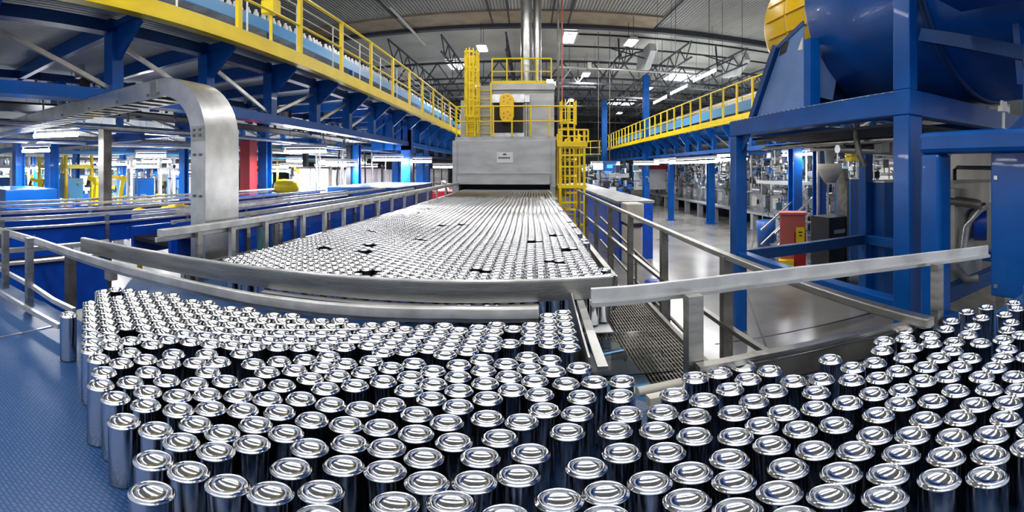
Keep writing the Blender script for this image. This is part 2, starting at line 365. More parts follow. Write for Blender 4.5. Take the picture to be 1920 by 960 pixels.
# ------------------------------------------------------------------ mezzanines
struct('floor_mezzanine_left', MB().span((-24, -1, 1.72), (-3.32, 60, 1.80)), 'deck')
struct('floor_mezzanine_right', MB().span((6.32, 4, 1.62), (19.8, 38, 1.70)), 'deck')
def truss_run(L, ys, y0, y1, zt, zb, lab, toe=None, wide=.16):
    t = thing('mezzanine_truss', lab, 'truss', (L, y0, zb), 'mezzanine trusses')
    sg = 1 if L > 0 else -1
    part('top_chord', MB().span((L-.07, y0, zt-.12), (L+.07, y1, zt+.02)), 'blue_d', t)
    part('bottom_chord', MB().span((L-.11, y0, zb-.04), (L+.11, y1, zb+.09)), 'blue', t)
    for i, y in enumerate(ys):
        part('post', MB().span((L-wide/2, y-.075, zb+.09), (L+wide/2, y+.075, zt-.1)), 'blue', t)
        if toe is not None:
            g = MB().prism([(L, zt), (toe, zt), (toe, zt-.08), (L-sg*wide*.5, zt-.40), (L, zt-.40)], y-.012, y+.012, 'y'); g.bar((toe, y, zt-.06), (L-sg*wide*.5, y, zt-.40), .09, .04, (0, 1, 0)); g.span((min(toe, L), y-.05, zt-.05), (max(toe, L), y+.05, zt+.02)); g.span((min(L, L+sg*3), y-.05, zt-.12), (max(L, L+sg*3), y+.05, zt+.08))
            part('bracket', g, 'blue', t)
        if i+1 < len(ys):
            part('brace', MB().bar((L, y, zt-.2), (L, ys[i+1], zb+.1), .035, .05) if i < 3 else MB().bar((L, y, zb+.1), (L, ys[i+1], zt-.2), .035, .05), 'steel_b' if i < 6 else 'blue', t)
YS = [1.15+1.45*i for i in range(26)]
truss_run(-3.85, YS[:26], -.5, 38, 1.62, .75, 'blue truss with brackets carrying the edge of the mezzanine above the stainless chute', -3.38)
truss_run(-6.6, [.4+2.9*i for i in range(12)], -.5, 38, 1.62, .72, 'second blue truss under the mezzanine, behind the bracketed one', None, .3)
truss_run(-10.5, [1.5+2.9*i for i in range(10)], 0, 34, 1.62, .70, 'third blue truss, deepest under the mezzanine', None, .2)
truss_run(6.75, [6+1.45*i for i in range(21)], 5, 38, 1.5, .62, 'blue truss under the aisle mezzanine edge', 6.4)
truss_run(9.2, [6+2.9*i for i in range(11)], 5, 38, 1.5, .62, 'blue truss under the aisle mezzanine, behind the edge one')
def guardrail(L, ys, y0, y1, zt, hr, lab):
    t = thing('guardrail', lab, 'guardrail', (L, y0, zt), 'yellow mezzanine guardrails')
    part('toe_board', MB().span((L-.03, y0, zt), (L+.03, y1, zt+.19)).span((L-.06, y0, zt-.02), (L+.06, y1, zt+.03)), 'yellow', t)
    part('top_rail', MB().tube([(L, y0, zt+hr), (L, y1, zt+hr)], .027), 'yellow', t)
    part('mid_rail', MB().tube([(L, y0, zt+hr*.56), (L, y1, zt+hr*.56)], .02), 'yellow', t)
    for y in ys: part('post', MB().span((L-.025, y-.04, zt), (L+.025, y+.04, zt+hr)), 'yellow', t)
guardrail(-3.3, YS, -.3, 38, 1.58, 1.16, 'long yellow guardrail with wide toe board on the mezzanine above the chute')
guardrail(6.3, [6+1.0*i for i in range(32)], 5.0, 37.8, 1.52, 1.22, 'yellow guardrail on the mezzanine over the grey aisle')
t = thing('guardrail', 'yellow guardrail end section crossing beyond the ladder tower', 'guardrail', (3.5, 40, 1.5), 'yellow mezzanine guardrails')
b = MB()
for z in (.3, .9, 1.5): b.tube([(3.2, 40, z+1), (6.3, 38, z+1)], .035)
part('rails', b, 'yellow', t)
for i in range(5): part('post', MB().tube([(3.2+i*.75, 40-.48*i, 1.2), (3.2+i*.75, 40-.48*i, 2.5)], .03), 'yellow', t)
struct('floor_mezzanine_back', MB().span((-4, 41, 1.3), (6.3, 44, 1.42)), 'blue_d')
struct('floor_mezzanine_link', MB().span((2.9, 37.6, 1.08), (6.3, 41, 1.2)), 'blue_d')
# steel guardrail on the far side of the walkway and the bottle conveyor on it
t = thing('guardrail', 'thin grey inner guardrail behind the yellow one on the chute mezzanine', 'guardrail', (-4.15, 0, 1.8))
part('top_rail', MB().tube([(-4.15, 0, 3.2), (-4.15, 36, 3.2)], .016).tube([(-4.15, 0, 3.0), (-4.15, 36, 3.0)], .01), 'cream', t)
for i in range(24): part('post', MB().tube([(-4.15, .8+1.5*i, 1.8), (-4.15, .8+1.5*i, 3.2)], .016), 'white', t)
t = thing('mezzanine_conveyor', 'raised conveyor with pale blue side carrying white containers along the mezzanine', 'conveyor', (-4.9, 0, 1.8))
part('side_panel', MB().span((-4.95, 1, 2.82), (-4.90, 37, 3.06)), 'skyblue', t)
part('bed', MB().span((-5.5, 1, 2.95), (-4.95, 37, 2.99)), 'grey', t)
for i in range(9): part('leg', MB().span((-4.98, 3+4*i, 1.8), (-4.88, 3.1+4*i, 2.82)), 'blue', t)
bt = MB().lathe([(0, 0), (.055, 0), (.06, .02), (.06, .19), (.03, .25), (.03, .28), (0, .28)], n=10)
bottle_me = bt.mesh('bottle', 'white')
for i in range(110):
    o = bpy.data.objects.new('bottle', bottle_me); COL.objects.link(o); o.location = (-5.02-R.random()*.06, 4.2+.21*i+R.uniform(-.03, .03), 2.99+EYE)
    tag(o, 'pale container riding in the row on the raised mezzanine conveyor', 'bottle', 'containers on the mezzanine conveyor')
single('control_box', MB().box(P(508, 14, 6.2), (.22, .2, .22)).tube([P(508, 14, 6.2), P(508, 14, 6.2)[:2]+(1.8,)], .03), 'yellow', 'yellow valve unit on the raised mezzanine conveyor', 'valve', P(508, 14, 6.2), bevel=.03)
single('rear_screen_wall', MB().span((-9.0, 2, 1.8), (-8.9, 38, 4.2)), 'blue_d', 'plain cladding screen behind the raised mezzanine conveyor', 'screen', (-9, 20, 1.8))
t = thing('mezzanine_conveyor', 'pale blue conveyor behind the yellow guardrail over the aisle', 'conveyor', (7.5, 8, 1.7))
part('side_panel', MB().span((7.5, 8, 2.15), (7.56, 37, 2.5)), 'skyblue', t)
part('fence', MB().span((7.6, 8, 2.5), (7.63, 37, 2.75)), 'steel_b', t)
for i in range(8): part('leg', MB().span((7.5, 9+4*i, 1.7), (7.58, 9.1+4*i, 2.15)), 'blue', t)

# columns
def column(x, y, z0, z1, s, m, lab, rz=0, flange=True):
    b = MB()
    if flange: b.box((x, y-s*.42, (z0+z1)/2), (s, s*.12, z1-z0)).box((x, y+s*.42, (z0+z1)/2), (s, s*.12, z1-z0)).box((x, y, (z0+z1)/2), (s*.14, s*.8, z1-z0))
    else: b.box((x, y, (z0+z1)/2), (s, s, z1-z0))
    t = thing('steel_column', lab, 'column', (x, y, z0)); part('shaft', b, m, t, bevel=0)
    part('base_plate', MB().box((x, y, z0+.015), (s*1.6, s*1.6, .03)), m, t)
    return t
column(6.62, 18.8+.6, FL, .6, .24, 'blue', 'slim blue column in the aisle, second from the washer frame')
column(6.62, 23.9, FL, RZ-1.8, .34, 'blue', 'tall blue column rising from the aisle floor up to the roof trusses')
column(7.9, 17.6, FL, .6, .3, 'blue', 'blue column standing in front of the aisle machine bench')
column(5.9, 33.9, FL, RZ-1.8, .42, 'blue', 'far blue roof column beside the yellow ladder tower')
column(7.1, 9.95, FL, .6, .30, 'blue', 'blue column directly behind the red cabinet')
column(6.9, 8.6, FL, .6, .26, 'blue', 'blue and silver column inside the washer frame opening, beside the red cabinet', flange=True)
single('white_pipe', MB().tube([(6.75, 8.45, FL), (6.75, 8.45, .6)], .045), 'steel_b', 'pale vertical pipe strapped to the blue column beside the red cabinet', 'pipe', (6.75, 8.45, FL))
column(-3.85, 12.9, FL, 1.5, .30, 'blue', 'big blue column below the mezzanine edge, nearest the oven', flange=False)
t = thing('column_box', 'large blue boxed housing at the top of the big column', 'housing', (-4.2, 12.6, .2))
part('panel', MB().span((-5.0, 12.75, .58), (-3.7, 12.85, 1.55)), 'blue', t); part('rib', MB().span((-4.6, 12.6, .58), (-4.55, 12.75, 1.55)).span((-4.25, 12.6, .58), (-4.2, 12.75, 1.55)), 'blue_d', t)
LC = [(35, 10.6, .26, 'blue', 'blue column at the edge of the view, beyond the blue container'), (97, 11, .30, 'blue', 'blue column between the blue container and the yellow robot'),
      (197, 7.0, .16, 'post', 'slim grey column standing under the middle of the stainless chute'), (466, 10.5, .30, 'red', 'red column right beside the stainless chute'),
      (497, 10.8, .26, 'blue', 'blue column next to the red column'), (668, 12.5, .22, 'blue', 'blue column between the white machine panels'),
      (655, 12.4, .14, 'black', 'dark slim column between the white machine panels'), (573, 13, .14, 'black', 'dark thin column beside the yellow tank'),
      (742, 17, .24, 'blue', 'blue column in front of the white panels, beside the big column'), (788, 19, .3, 'blue', 'blue double column just right of the big column'),
      (800, 21, .3, 'blue', 'blue column nearest the oven hood on the mezzanine side'), (143, 15, .2, 'blue', 'distant blue column behind the yellow robot'),
      (230, 17, .2, 'blue', 'distant blue column right of the slim grey column'), (345, 13, .22, 'blue', 'blue column seen just inside the chute arch'),
      (280, 19, .2, 'blue', 'distant blue column in the middle of the chute arch'), (62, 20, .2, 'blue', 'far blue column behind the blue container')]
for x, D, s, m, lab in LC:
    p = P(x, 316, D); column(p[0], p[1], FL, .68, s, m, lab, flange=m == 'blue')

# ------------------------------------------------------------------ foreground conveyor
BZ = -.752                                            # belt surface from the eye
CT = -.553                                            # can tops
t = thing('conveyor_bed', 'wide blue slatted conveyor bed carrying all the cans', 'conveyor', (0, 0, BZ))
bb = MB()
bb.prism([(-4.2, -.6), (4, -.6), (2.7, 1.02), (1.42, .99), (.50, 1.02), (.20, 1.32), (.20, 2.0), (-2.35, 1.75), (-1.65, 1.0), (-2.62, 0.92), (-3.6, .95)], BZ-.03, BZ, 'z')
part('near_belt', bb, 'belt', t)
part('far_belt', MB().prism([(-1.95, 1.75), (.2, 1.75), (.2, 2.62), (.47, 2.62), (.52, 13), (-1.95, 13)], BZ-.03, BZ-.002, 'z'), 'belt', t)
part('side_frame', MB().span((.52, 2.7, BZ-.4), (.56, 11.2, BZ+.04)).span((-1.99, 1.9, BZ-.35), (-1.95, 11.2, BZ+.12)), 'steel', t)
part('seam_strip', MB().bar(PZ(0, 633, BZ), PZ(108, 609, BZ), .012, .006), 'steel_b', t)
for i, (x, y) in enumerate(((-3.2, .3), (-1.9, 2.4), (.45, 2.4), (.45, 6), (-1.9, 6), (.45, 10), (-1.9, 10), (2.2, .5), (.3, -.4), (-1.5, -.4))):
    part('leg', MB().span((x-.04, y-.04, FL), (x+.04, y+.04, BZ-.03)), 'steel', t)

# big end plate across the far belt
def arc_pts(fn, xs): return [fn(x) for x in xs]
def plate_pt(x, z):                                   # straight line across the belt, slightly turned
    th = (995-x)/FPX; d = 1.82/math.cos(th-.13); return (-d*math.sin(th), d*math.cos(th), z)
pts = [plate_pt(x, -.555) for x in (152, 400, 700, 900, 1070, 1145)]
t = thing('end_plate', 'broad dull stainless plate with its lip crossing behind the near cans', 'plate', plate_pt(700, -.6))
pl = MB().sweep([(p[0], p[1], -.546) for p in pts], .012, .092); part('face', pl, 'steel', t)
part('lip', MB().sweep([(p[0], p[1]+.012, -.497) for p in pts], .035, .008), 'rail', t)
under = [plate_pt(x, -.62) for x in (500, 700, 900, 1010)]
part('lower_channel', MB().sweep([(p[0], p[1]-.03, -.625) for p in under], .05, .05), 'steel_b', t)

# light guide rail over the near cans, left and centre
def rail_thing(name, lab, pts, w, h, m, posts, postw=.035, zb=BZ, lower=None):
    t = thing(name, lab, 'rail', pts[0]); part('rail', MB().sweep(pts, w, h), m, t, bevel=.004)
    part('wear_strip', MB().sweep([(p[0], p[1], p[2]-h/2-.008) for p in pts], w*.55, .014), 'steel_b', t)
    for p in posts: part('post', MB().box((p[0], p[1], (p[2]+zb)/2), (postw, postw, p[2]-zb)), 'steel', t)
    return t
zr = -.545
rp = [PZ(x, y, zr) for x, y in ((-60, 414), (0, 431), (71, 452), (142, 477), (213, 499), (283, 517), (354, 534), (480, 560), (600, 576), (700, 583), (850, 586), (1010, 586))]
rail_thing('guide_rail', 'long pale curved guide rail sweeping over the near cans to the grating', rp, .03, .044, 'rail', [])
t = thing('side_guard', 'stainless side guard with posts beside the blue belt, ending at the lone can', 'guard', PZ(0, 560, -.70))
a = [PZ(x, y, -.62) for x, y in ((-40, 487), (0, 504), (60, 536), (100, 563), (139, 582))]; part('rail', MB().sweep(a, .02, .022), 'rail', t)
a = [PZ(x, y, -.71) for x, y in ((-40, 528), (0, 548), (50, 578), (112, 612))]; part('rail', MB().sweep(a, .02, .024), 'rail', t)
for x, y0, y1, D in ((10, 432, 540, 2.45), (55, 446, 575, 2.2)):
    p, q = P(x, y0, D), P(x, y1, D); part('post', MB().span((p[0]-.018, p[1]-.018, q[2]), (p[0]+.018, p[1]+.018, p[2])), 'steel', t)
p, q = P(132, 480, 2.9), P(132, 566, 2.9)
single('bracket_post', MB().span((p[0]-.03, p[1]-.03, q[2]-.2), (p[0]+.03, p[1]+.03, p[2])), 'post', 'grey bracket post between the guide rail and the cobalt blue trough', 'post', (p[0], p[1], q[2]-.2))

# right hand upper guide rail with two posts and the lower kerb
zt = -.335
def RP(x, y): return PZ(x, y, zt)
rr_ = [RP(x, y) for x, y in ((1108, 553), (1180, 548), (1260, 539), (1380, 524), (1500, 510), (1620, 496), (1740, 482), (1852, 468))]
t = thing('guide_rail', 'bright guide rail on two posts running toward the blue washer cabinet', 'rail', rr_[0])
part('rail', MB().sweep(rr_, .012, .038), 'rail', t, bevel=.002)
part('lip', MB().sweep([(p[0], p[1], p[2]-.024) for p in rr_], .034, .012), 'steel_b', t)
for x, y, wd in ((1300, 690, .042), (1757, 604, .034)):
    q = PZ(x, y, -.575); part('post', MB().span((q[0]-wd/2, q[1]-wd/2, -.60), (q[0]+wd/2, q[1]+wd/2, zt-.012)), 'steel', t)
kb = [PZ(x, y, -.555) for x, y in ((1308, 690), (1420, 668), (1580, 634), (1728, 603))]
t = thing('kerb_bar', 'straight grey steel kerb bar bounding the cans below the two rail posts', 'kerb', kb[0])
part('bar', MB().sweep(kb, .034, .02), 'steel', t); part('fence', MB().sweep([(p[0], p[1]-.005, p[2]-.055) for p in kb], .008, .07), 'post', t)
part('bed_edge', MB().sweep([PZ(x, y, -.66) for x, y in ((1215, 752), (1290, 735), (1400, 715), (1560, 680), (1700, 645))], .03, .03), 'cream', t)

# grating walkway, acrylic guard, white plate, blue tray
t = thing('floor_grating', 'dark grating walkway strip between the cans and the stainless handrail', 'grating', (.4, 1.8, -.80))
g = MB()
for i in range(30): x = .245+i*.0135; g.span((x, 1.33 if x > .36 else 1.80, -.815), (x+.004, 2.62, -.79))
for i in range(27): y = 1.34+i*.047; g.span((.245 if y > 1.8 else .36, y, -.806), (.645, y+.006, -.794))
part('bars', g, 'post', t)
part('edge_bar', MB().bar((.64, 1.33, -.80), (.66, 2.64, -.80), .02, .05).bar((.245, 1.33, -.80), (.64, 1.33, -.80), .02, .05), 'post', t)
part('end_roller', MB().tube([PZ(1195, 735, -.70), PZ(1285, 716, -.70)], .017, 12), 'cream', t)
single('acrylic_guard', MB().bar((.33, 1.36, -.735), (.36, 1.78, -.735), .28, .006, (0, 0, 1)), 'acrylic', 'clear acrylic sheet lying over the near half of the grating', 'guard', (.34, 1.55, -.735))
c = [PZ(x, y, -.765) for x, y in ((1096, 584), (1128, 584), (1150, 622), (1104, 624))]
single('white_plate', MB().prism([(q[0], q[1]) for q in c][::-1], -.772, -.765, 'z'), 'white', 'small white plate on the grating next to the cans', 'plate', c[3])
single('drip_tray', MB().prism([(.235, 1.30), (.40, 1.30), (.36, 1.78), (.235, 1.78)], -.80, -.785, 'z').tube([(.25, 1.55, -.76), (.35, 1.58, -.76)], .03, 12).span((.26, 1.38, -.785), (.33, 1.50, -.74)).span((.235, 1.29, -.84), (.41, 1.30, -.77)), 'skyblue', 'blue tray under the acrylic sheet beside the grating', 'tray', (.3, 1.45, -.84))
single('belt_side_plate', MB().bar((.162, 1.17, -.655), (.185, 2.15, -.655), .006, .19).bar((.20, 1.17, -.60), (.222, 2.15, -.60), .03, .012), 'steel_b', 'bright polished side plate between the cans and the grating', 'plate', (.18, 1.6, -.75))

# belt-side handrail along the far belt, left
t = thing('belt_handrail', 'white-grey handrail on short posts along the chute side of the far belt', 'handrail', (-1.9, 1.3, -.42))
part('top_rail', MB().bar((-1.92, 1.62, -.385), (-1.92, 11.2, -.385), .05, .045).bar((-1.955, 1.62, -.43), (-1.955, 11.2, -.43), .02, .03), 'rail', t, bevel=.004)
for i, y in enumerate([1.95, 2.28, 2.68, 3.25, 3.66, 4.1, 4.6, 5.15, 5.7, 6.3, 7, 7.8, 8.6, 9.5, 10.4]):
    part('post', MB().span((-1.935, y-.022, BZ), (-1.905, y+.022, -.40)), 'rail' if y > 2 else 'steel', t)

# stainless handrail of the service walk, right of the far belt
HX = 1.13; hz = -.53
t = thing('service_handrail', 'stainless two-bar handrail with square posts beside the grey aisle', 'handrail', (HX, .85, -1.6))
part('top_rail', MB().bar((HX, .83, hz), (HX, 10.8, hz), .045, .035), 'steel', t, bevel=.004)
part('mid_rail', MB().bar((HX-.02, 1.25, -.97), (HX-.02, 10.8, -.97), .035, .03), 'steel', t)
for y in (2.29, 3.5, 4.75, 6.0, 7.3, 8.6, 10.0): part('post', MB().span((HX-.03, y-.03, -1.72), (HX+.03, y+.03, hz)), 'post', t)
t = thing('stair_handrail', 'lower thin handrail descending beyond the service walk', 'handrail', (1.9, 4.5, FL))
part('rail', MB().bar((1.35, 8.2, -.95), (1.75, 4.3, -1.55), .03, .03).bar((1.35, 8.2, -1.4), (1.75, 4.5, -2.0), .03, .03), 'post', t)
for y, z in ((4.3, -1.55), (5.0, -1.44), (6.2, -1.26), (7.4, -1.07)): part('post', MB().box((1.75-(y-4.3)*.1, y, (z+FL)/2), (.03, .03, z-FL)), 'post', t)
t = thing('service_walk', 'narrow steel service walk between the far belt and the handrail', 'walkway', (.85, 6, -1.7))
part('tread', MB().span((.58, 2.9, -1.74), (1.14, 11.2, -1.70)), 'black', t)
part('stringer', MB().span((1.12, 2.9, -1.86), (1.17, 11.2, -1.60)).span((.57, 2.9, -1.8), (.60, 11.2, -1.2)), 'steel', t)
for y in (3.5, 6, 8.6, 10.8): part('leg', MB().span((1.12, y-.03, FL), (1.17, y+.03, -1.74)), 'steel', t)

# ------------------------------------------------------------------ cans
def can_profile(n, lod):
    H, rb, rr = .197, .0315, (.0343 if lod == 0 else .0334)
    p = [(0, .0015), (rb-.004, .0015), (rb, .005), (rb, H-.0125)]
    if lod == 0: p += [(rb+.0004, H-.0112), (rr-.0006, H-.0100), (rr, H-.0085), (rr-.0002, H-.0072), (.0324, H-.0055), (.0315, H-.0048), (.0303, H-.0025), (.0291, H-.0008), (.0277, H), (.0263, H-.0005), (.0252, H-.0024), (.0243, H-.0055),
                       (.0232, H-.0080), (.0205, H-.0104), (.0170, H-.0124), (.0120, H-.0142), (.0060, H-.0153), (0, H-.0156)]
    else: p += [(rr, H-.0085), (.0313, H-.0045), (.0277, H), (.0246, H-.005), (.0205, H-.0104), (0, H-.0156)]
    return MB().lathe(p, n=n)
can_me = can_profile(40, 0).mesh('drink_can', 'can')

NEAR = []
def crop(x0, y0, s, L): NEAR.extend((x0+x/s, y0+y/s) for x, y in L)
crop(150, 660, 3.2, [(112,40),(238,62),(395,42),(532,62),(675,62),(835,55),(755,112),(408,117),(148,118),(300,178),(118,193),(215,275),(520,168),(682,182),(862,170),(400,232),(565,252),(752,245),(398,318),(580,338),(785,330),(268,412),(440,455),(655,415),(828,468),(605,532),(795,588),(440,645),(635,708),(845,775),(430,838),(305,12),(560,8),(755,10)])
NEAR += [(454, 767), (442, 741)]
crop(450, 660, 3.2, [(78,68),(235,55),(390,42),(535,22),(158,118),(318,102),(480,85),(635,68),(785,50),(905,90),(70,185),(255,198),(412,155),(580,138),(742,120),(858,172),(148,270),(360,275),(515,218),(690,200),(232,352),(545,310),(725,337),(900,315),(90,432),(435,402),(627,432),(845,448),(262,478),(75,550),(650,545),(420,565),(880,570),(305,692),(630,678),(880,708),(140,828),(425,820),(700,838),(930,910),(500,955)])
crop(750, 660, 3.2, [(60,145),(200,112),(350,75),(490,42),(635,68),(762,28),(190,185),(348,145),(495,108),(505,185),(350,228),(190,278),(55,230),(650,142),(775,92),(880,48),(810,170),(900,112),(675,222),(525,275),(350,320),(840,250),(925,270),(105,370),(285,420),(530,392),(730,415),(850,350),(95,482),(600,515),(320,535),(145,628),(475,625),(780,605),(150,772),(430,770),(700,740),(285,900),(640,990),(60,75),(925,20)])
NEAR += [(1024, 893), (1045, 937), (887, 978)]
crop(1050, 660, 3.2, [(80,92),(35,188),(195,178),(375,172),(130,265),(365,262),(100,368),(400,365),(610,355),(40,475),(335,468),(575,465),(800,500),(815,382),(685,252),(808,152),(870,285),(945,125),(370,600),(640,595),(155,690),(275,835),(505,780),(755,725),(765,885),(290,985)])
crop(1350, 660, 3.2, [(140,80),(295,112),(30,125),(170,160),(440,172),(605,158),(660,42),(795,92),(785,165),(65,222),(320,228),(580,240),(205,292),(575,335),(770,300),(80,362),(380,358),(250,435),(480,462),(695,435),(85,505),(315,555),(565,588),(815,590),(50,635),(415,690),(735,718),(85,775),(355,838),(660,858),(110,940),(450,990)])
crop(1620, 660, 3.2, [(65,62),(250,30),(445,30),(210,110),(370,88),(95,155),(55,245),(230,225),(340,175),(500,148),(565,90),(630,40),(785,90),(830,35),(740,140),(905,145),(550,228),(750,222),(925,225),(213,308),(415,292),(675,312),(870,298),(95,375),(365,400),(580,390),(855,398),(65,495),(290,495),(540,505),(770,480),(225,605),(500,622),(755,610),(935,575),(145,728),(445,755),(745,750),(130,870),(975,480)])
crop(1620, 550, 6.4, [(250,565),(220,680),(490,435),(480,540),(725,375),(790,500),(570,640),(790,600),(500,765),(740,875),(890,775),(1040,690),(1070,580),(980,425),(1050,330),(1235,220),(1305,395),(1250,490),(1390,590),(1355,690),(1245,795),(1110,890),(1410,290),(1470,165),(1690,250),(1770,345),(1715,435),(1670,545),(1700,665),(1660,775),(1560,865),(1800,110),(1830,180),(1890,500),(1900,640),(1900,750)])
LONE = (128, 590)
NEAR.insert(0, LONE)
pos = []
cell = {}
def ok(x, y, dmin):
    ci, cj = int(x//.08), int(y//.08)
    for i in (-1, 0, 1):
        for j in (-1, 0, 1):
            for (a, c) in cell.get((ci+i, cj+j), ()):
                if (a-x)**2+(c-y)**2 < dmin*dmin: return False
    return True
def put(x, y): cell.setdefault((int(x//.08), int(y//.08)), []).append((x, y)); pos.append((x, y))
for x, y in NEAR:
    q = PZ(x, y, CT-.006)
    if ok(q[0], q[1], .0665): put(q[0], q[1])
    else:                                             # nudge a doubled can away from its neighbour
        done = False
        for rad, dm in ((.003, .0665), (.006, .0665), (.003, .065), (.009, .066), (.014, .0655), (0, .064)):
            for k in range(12):
                a, c = q[0]+rad*math.cos(k*PI/6), q[1]+rad*math.sin(k*PI/6)
                if ok(a, c, dm): put(a, c); done = True; break
            if done: break
n_listed = len(pos)
def inside(x, y, poly):
    r = False; n = len(poly)
    for i in range(n):
        (xa, ya), (xb, yb) = poly[i], poly[(i+1) % n]
        if (ya > y) != (yb > y) and x < (xb-xa)*(y-ya)/(yb-ya)+xa: r = not r
    return r
ZP = lambda *L: [PZ(x, y, CT)[:2] for x, y in L]
region = ZP((152, 572), (190, 545), (232, 536), (300, 545), (352, 556), (480, 577), (600, 592), (850, 604), (1000, 601), (1012, 580), (1068, 580), (1082, 640), (1110, 700), (1190, 700), (1200, 690), (1060, 690), (165, 668))
hexp = []
s = .0678
for i in range(-60, 60):
    for j in range(0, 60):
        x = i*s*.866; y = j*s+(i % 2)*s/2+.3
        x += R.uniform(-.0009, .0009)+.004*math.sin(y*9); y += R.uniform(-.0009, .0009)
        if inside(x, y, region) and R.random() > .015 and ok(x, y, .0655): hexp.append((x, y)); put(x, y)
# cans nearer than the frame edge, so that the bed is full from other positions
front = ZP((240, 960), (1990, 960)) + [(.62, .12), (.3, .02), (-.1, .02), (-.38, .18)]
outer = [(-.38, .18), (.62, .12), (1.8, .25), (2.2, .75), (1.7, .80), (1.5, .60), (.9, .35), (.35, .38), (-.3, .42)]
extra = []
for i in range(-60, 60):
    for j in range(-10, 40):
        x = i*.0705*.866+R.uniform(-.004, .004); y = j*.0705+(i % 2)*.035+R.uniform(-.004, .004)
        D = math.hypot(x, y); a = math.atan2(x, y)
        if inside(x, y, outer) and (D < .52 or a > 1.17) and D > .33 and ok(x, y, .0645): extra.append((x, y)); put(x, y)
# far belt
far = []
s = .0672; gaps = [PZ(x, y, CT)[:2] for x, y in ((690, 508), (683, 470), (692, 458), (788, 448), (607, 464), (696, 432), (830, 422), (806, 391), (786, 398), (1040, 440), (1042, 490), (900, 505), (1062, 466), (1000, 452), (870, 420))]
def wob(i): return .008*math.sin(i*1.7)
for i in range(-30, 12):
    x = i*s*.868
    y = 1.92+(i % 2)*s/2
    while y < 11.9:
        xx = x+.006*math.sin(y*2.1+i*.1)+R.uniform(-.001, .001); yy = y+R.uniform(-.001, .001)
        edge_r = .395+(y-2)*.010+R.uniform(-.03, .02); edge_l = -1.70-(y-2)*.006
        py = 1.82/math.cos(math.atan2(-x, y)-.13); D = math.hypot(x, y)
        if edge_l < xx < edge_r and D > py+.05 and not any((xx-a)**2+(yy-c)**2 < (.045*(1+c*.05))**2 for a, c in gaps) and ok(xx, yy, .0620): far.append((xx, yy))
        y += s
        if y > 6: y += 0
allnear = pos[:]
allnear.sort(key=lambda p: math.hypot(*p))
infr = [p for p in allnear if math.hypot(*p) > .50 and abs(math.atan2(p[0], p[1])) < 1.26]
indiv = infr[:296]
lone = PZ(LONE[0], LONE[1], CT-.006)
def close(p, q, d=.03): return math.hypot(p[0]-q[0], p[1]-q[1]) < d
special = {}
for px, lab in (((285, 922), 'silver can at the very front corner nearest the empty blue belt'),
                ((182, 722), 'silver can at the outer edge whose tall bare side faces the empty blue belt'),
                ((1852, 897), 'tall silver can at the front with a small bright dent mark on its side'),
                ((1760, 898), 'tall silver can at the front, neighbour of the one with the dent mark'),
                ((1303, 708), 'silver can right by the wide steel rail post'),
                ((1165, 714), 'silver can alone behind the others at the grating roller')):
    q = PZ(px[0], px[1], CT-.006); best = min(indiv, key=lambda p: math.hypot(p[0]-q[0], p[1]-q[1])); special[best] = lab
if not any(close(p, lone) for p in indiv): indiv.append(min(allnear, key=lambda p: math.hypot(p[0]-lone[0], p[1]-lone[1])))
special[min(indiv, key=lambda p: math.hypot(p[0]-lone[0], p[1]-lone[1]))] = 'lone silver can standing apart on the blue belt at the end of the side guard'
def can_group(p):
    a = math.atan2(p[0], p[1])*FPX+X0; e = Y0+FPX*math.atan(.553/math.hypot(*p))
    side = 'bare belt side' if a < 620 else 'middle' if a < 1130 else 'kerb bar side'
    if e > 800: row = 'large upturned silver can in the front rows'
    elif e > 690: row = 'medium-sized upturned silver can in mid crowd'
    else: row = 'small upturned silver can at the crowd\'s back'
    lab = row+{'bare belt side': ', toward the bare blue belt', 'middle': ', below the broad end plate', 'kerb bar side': ', toward the kerb bar and blue washer'}[side]
    return lab, 'near cans: '+row.split(' ')[0]+', '+side
ind = set(indiv)
for p in indiv:
    o = bpy.data.objects.new('drink_can', can_me); COL.objects.link(o); o.location = (p[0], p[1], BZ+EYE)
    o.rotation_euler = (R.uniform(-.012, .012), R.uniform(-.012, .012), R.uniform(0, 6.28))
    if p in special: tag(o, special[p], 'can')
    else: l, g = can_group(p); tag(o, l, 'can', g)
def can_mass(name, pts, n, label):
    import numpy as np
    src = can_profile(n, 1); V = np.array(src.v); F = np.array(src.f); nv = len(V); k = len(pts)
    offs = np.array([(x, y, BZ) for x, y in pts]); VV = (V[None]+offs[:, None]).reshape(-1, 3); FF = (F[None]+(np.arange(k)*nv)[:, None, None]).reshape(-1, 4)
    me = bpy.data.meshes.new(name); me.vertices.add(len(VV)); me.vertices.foreach_set('co', VV.ravel())
    me.loops.add(FF.size); me.loops.foreach_set('vertex_index', FF.ravel().astype('i')); me.polygons.add(len(FF))
    me.polygons.foreach_set('loop_start', (np.arange(len(FF))*4).astype('i')); me.polygons.foreach_set('use_smooth', np.ones(len(FF), bool))
    me.update(calc_edges=True); me.validate(); me.materials.append(M['can'])
    o = bpy.data.objects.new(name, me); COL.objects.link(o); o.location = (0, 0, EYE)
    return tag(o, label, 'cans', kind='stuff')
rest = [p for p in allnear if p not in ind]
can_mass('distant_cans', rest+far, 16, 'dense sheet of small silver cans filling the belt from the guide rail to the oven mouth')
print('CANS listed', n_listed, 'hex', len(hexp), 'extra', len(extra), 'far', len(far), 'indiv', len(indiv))

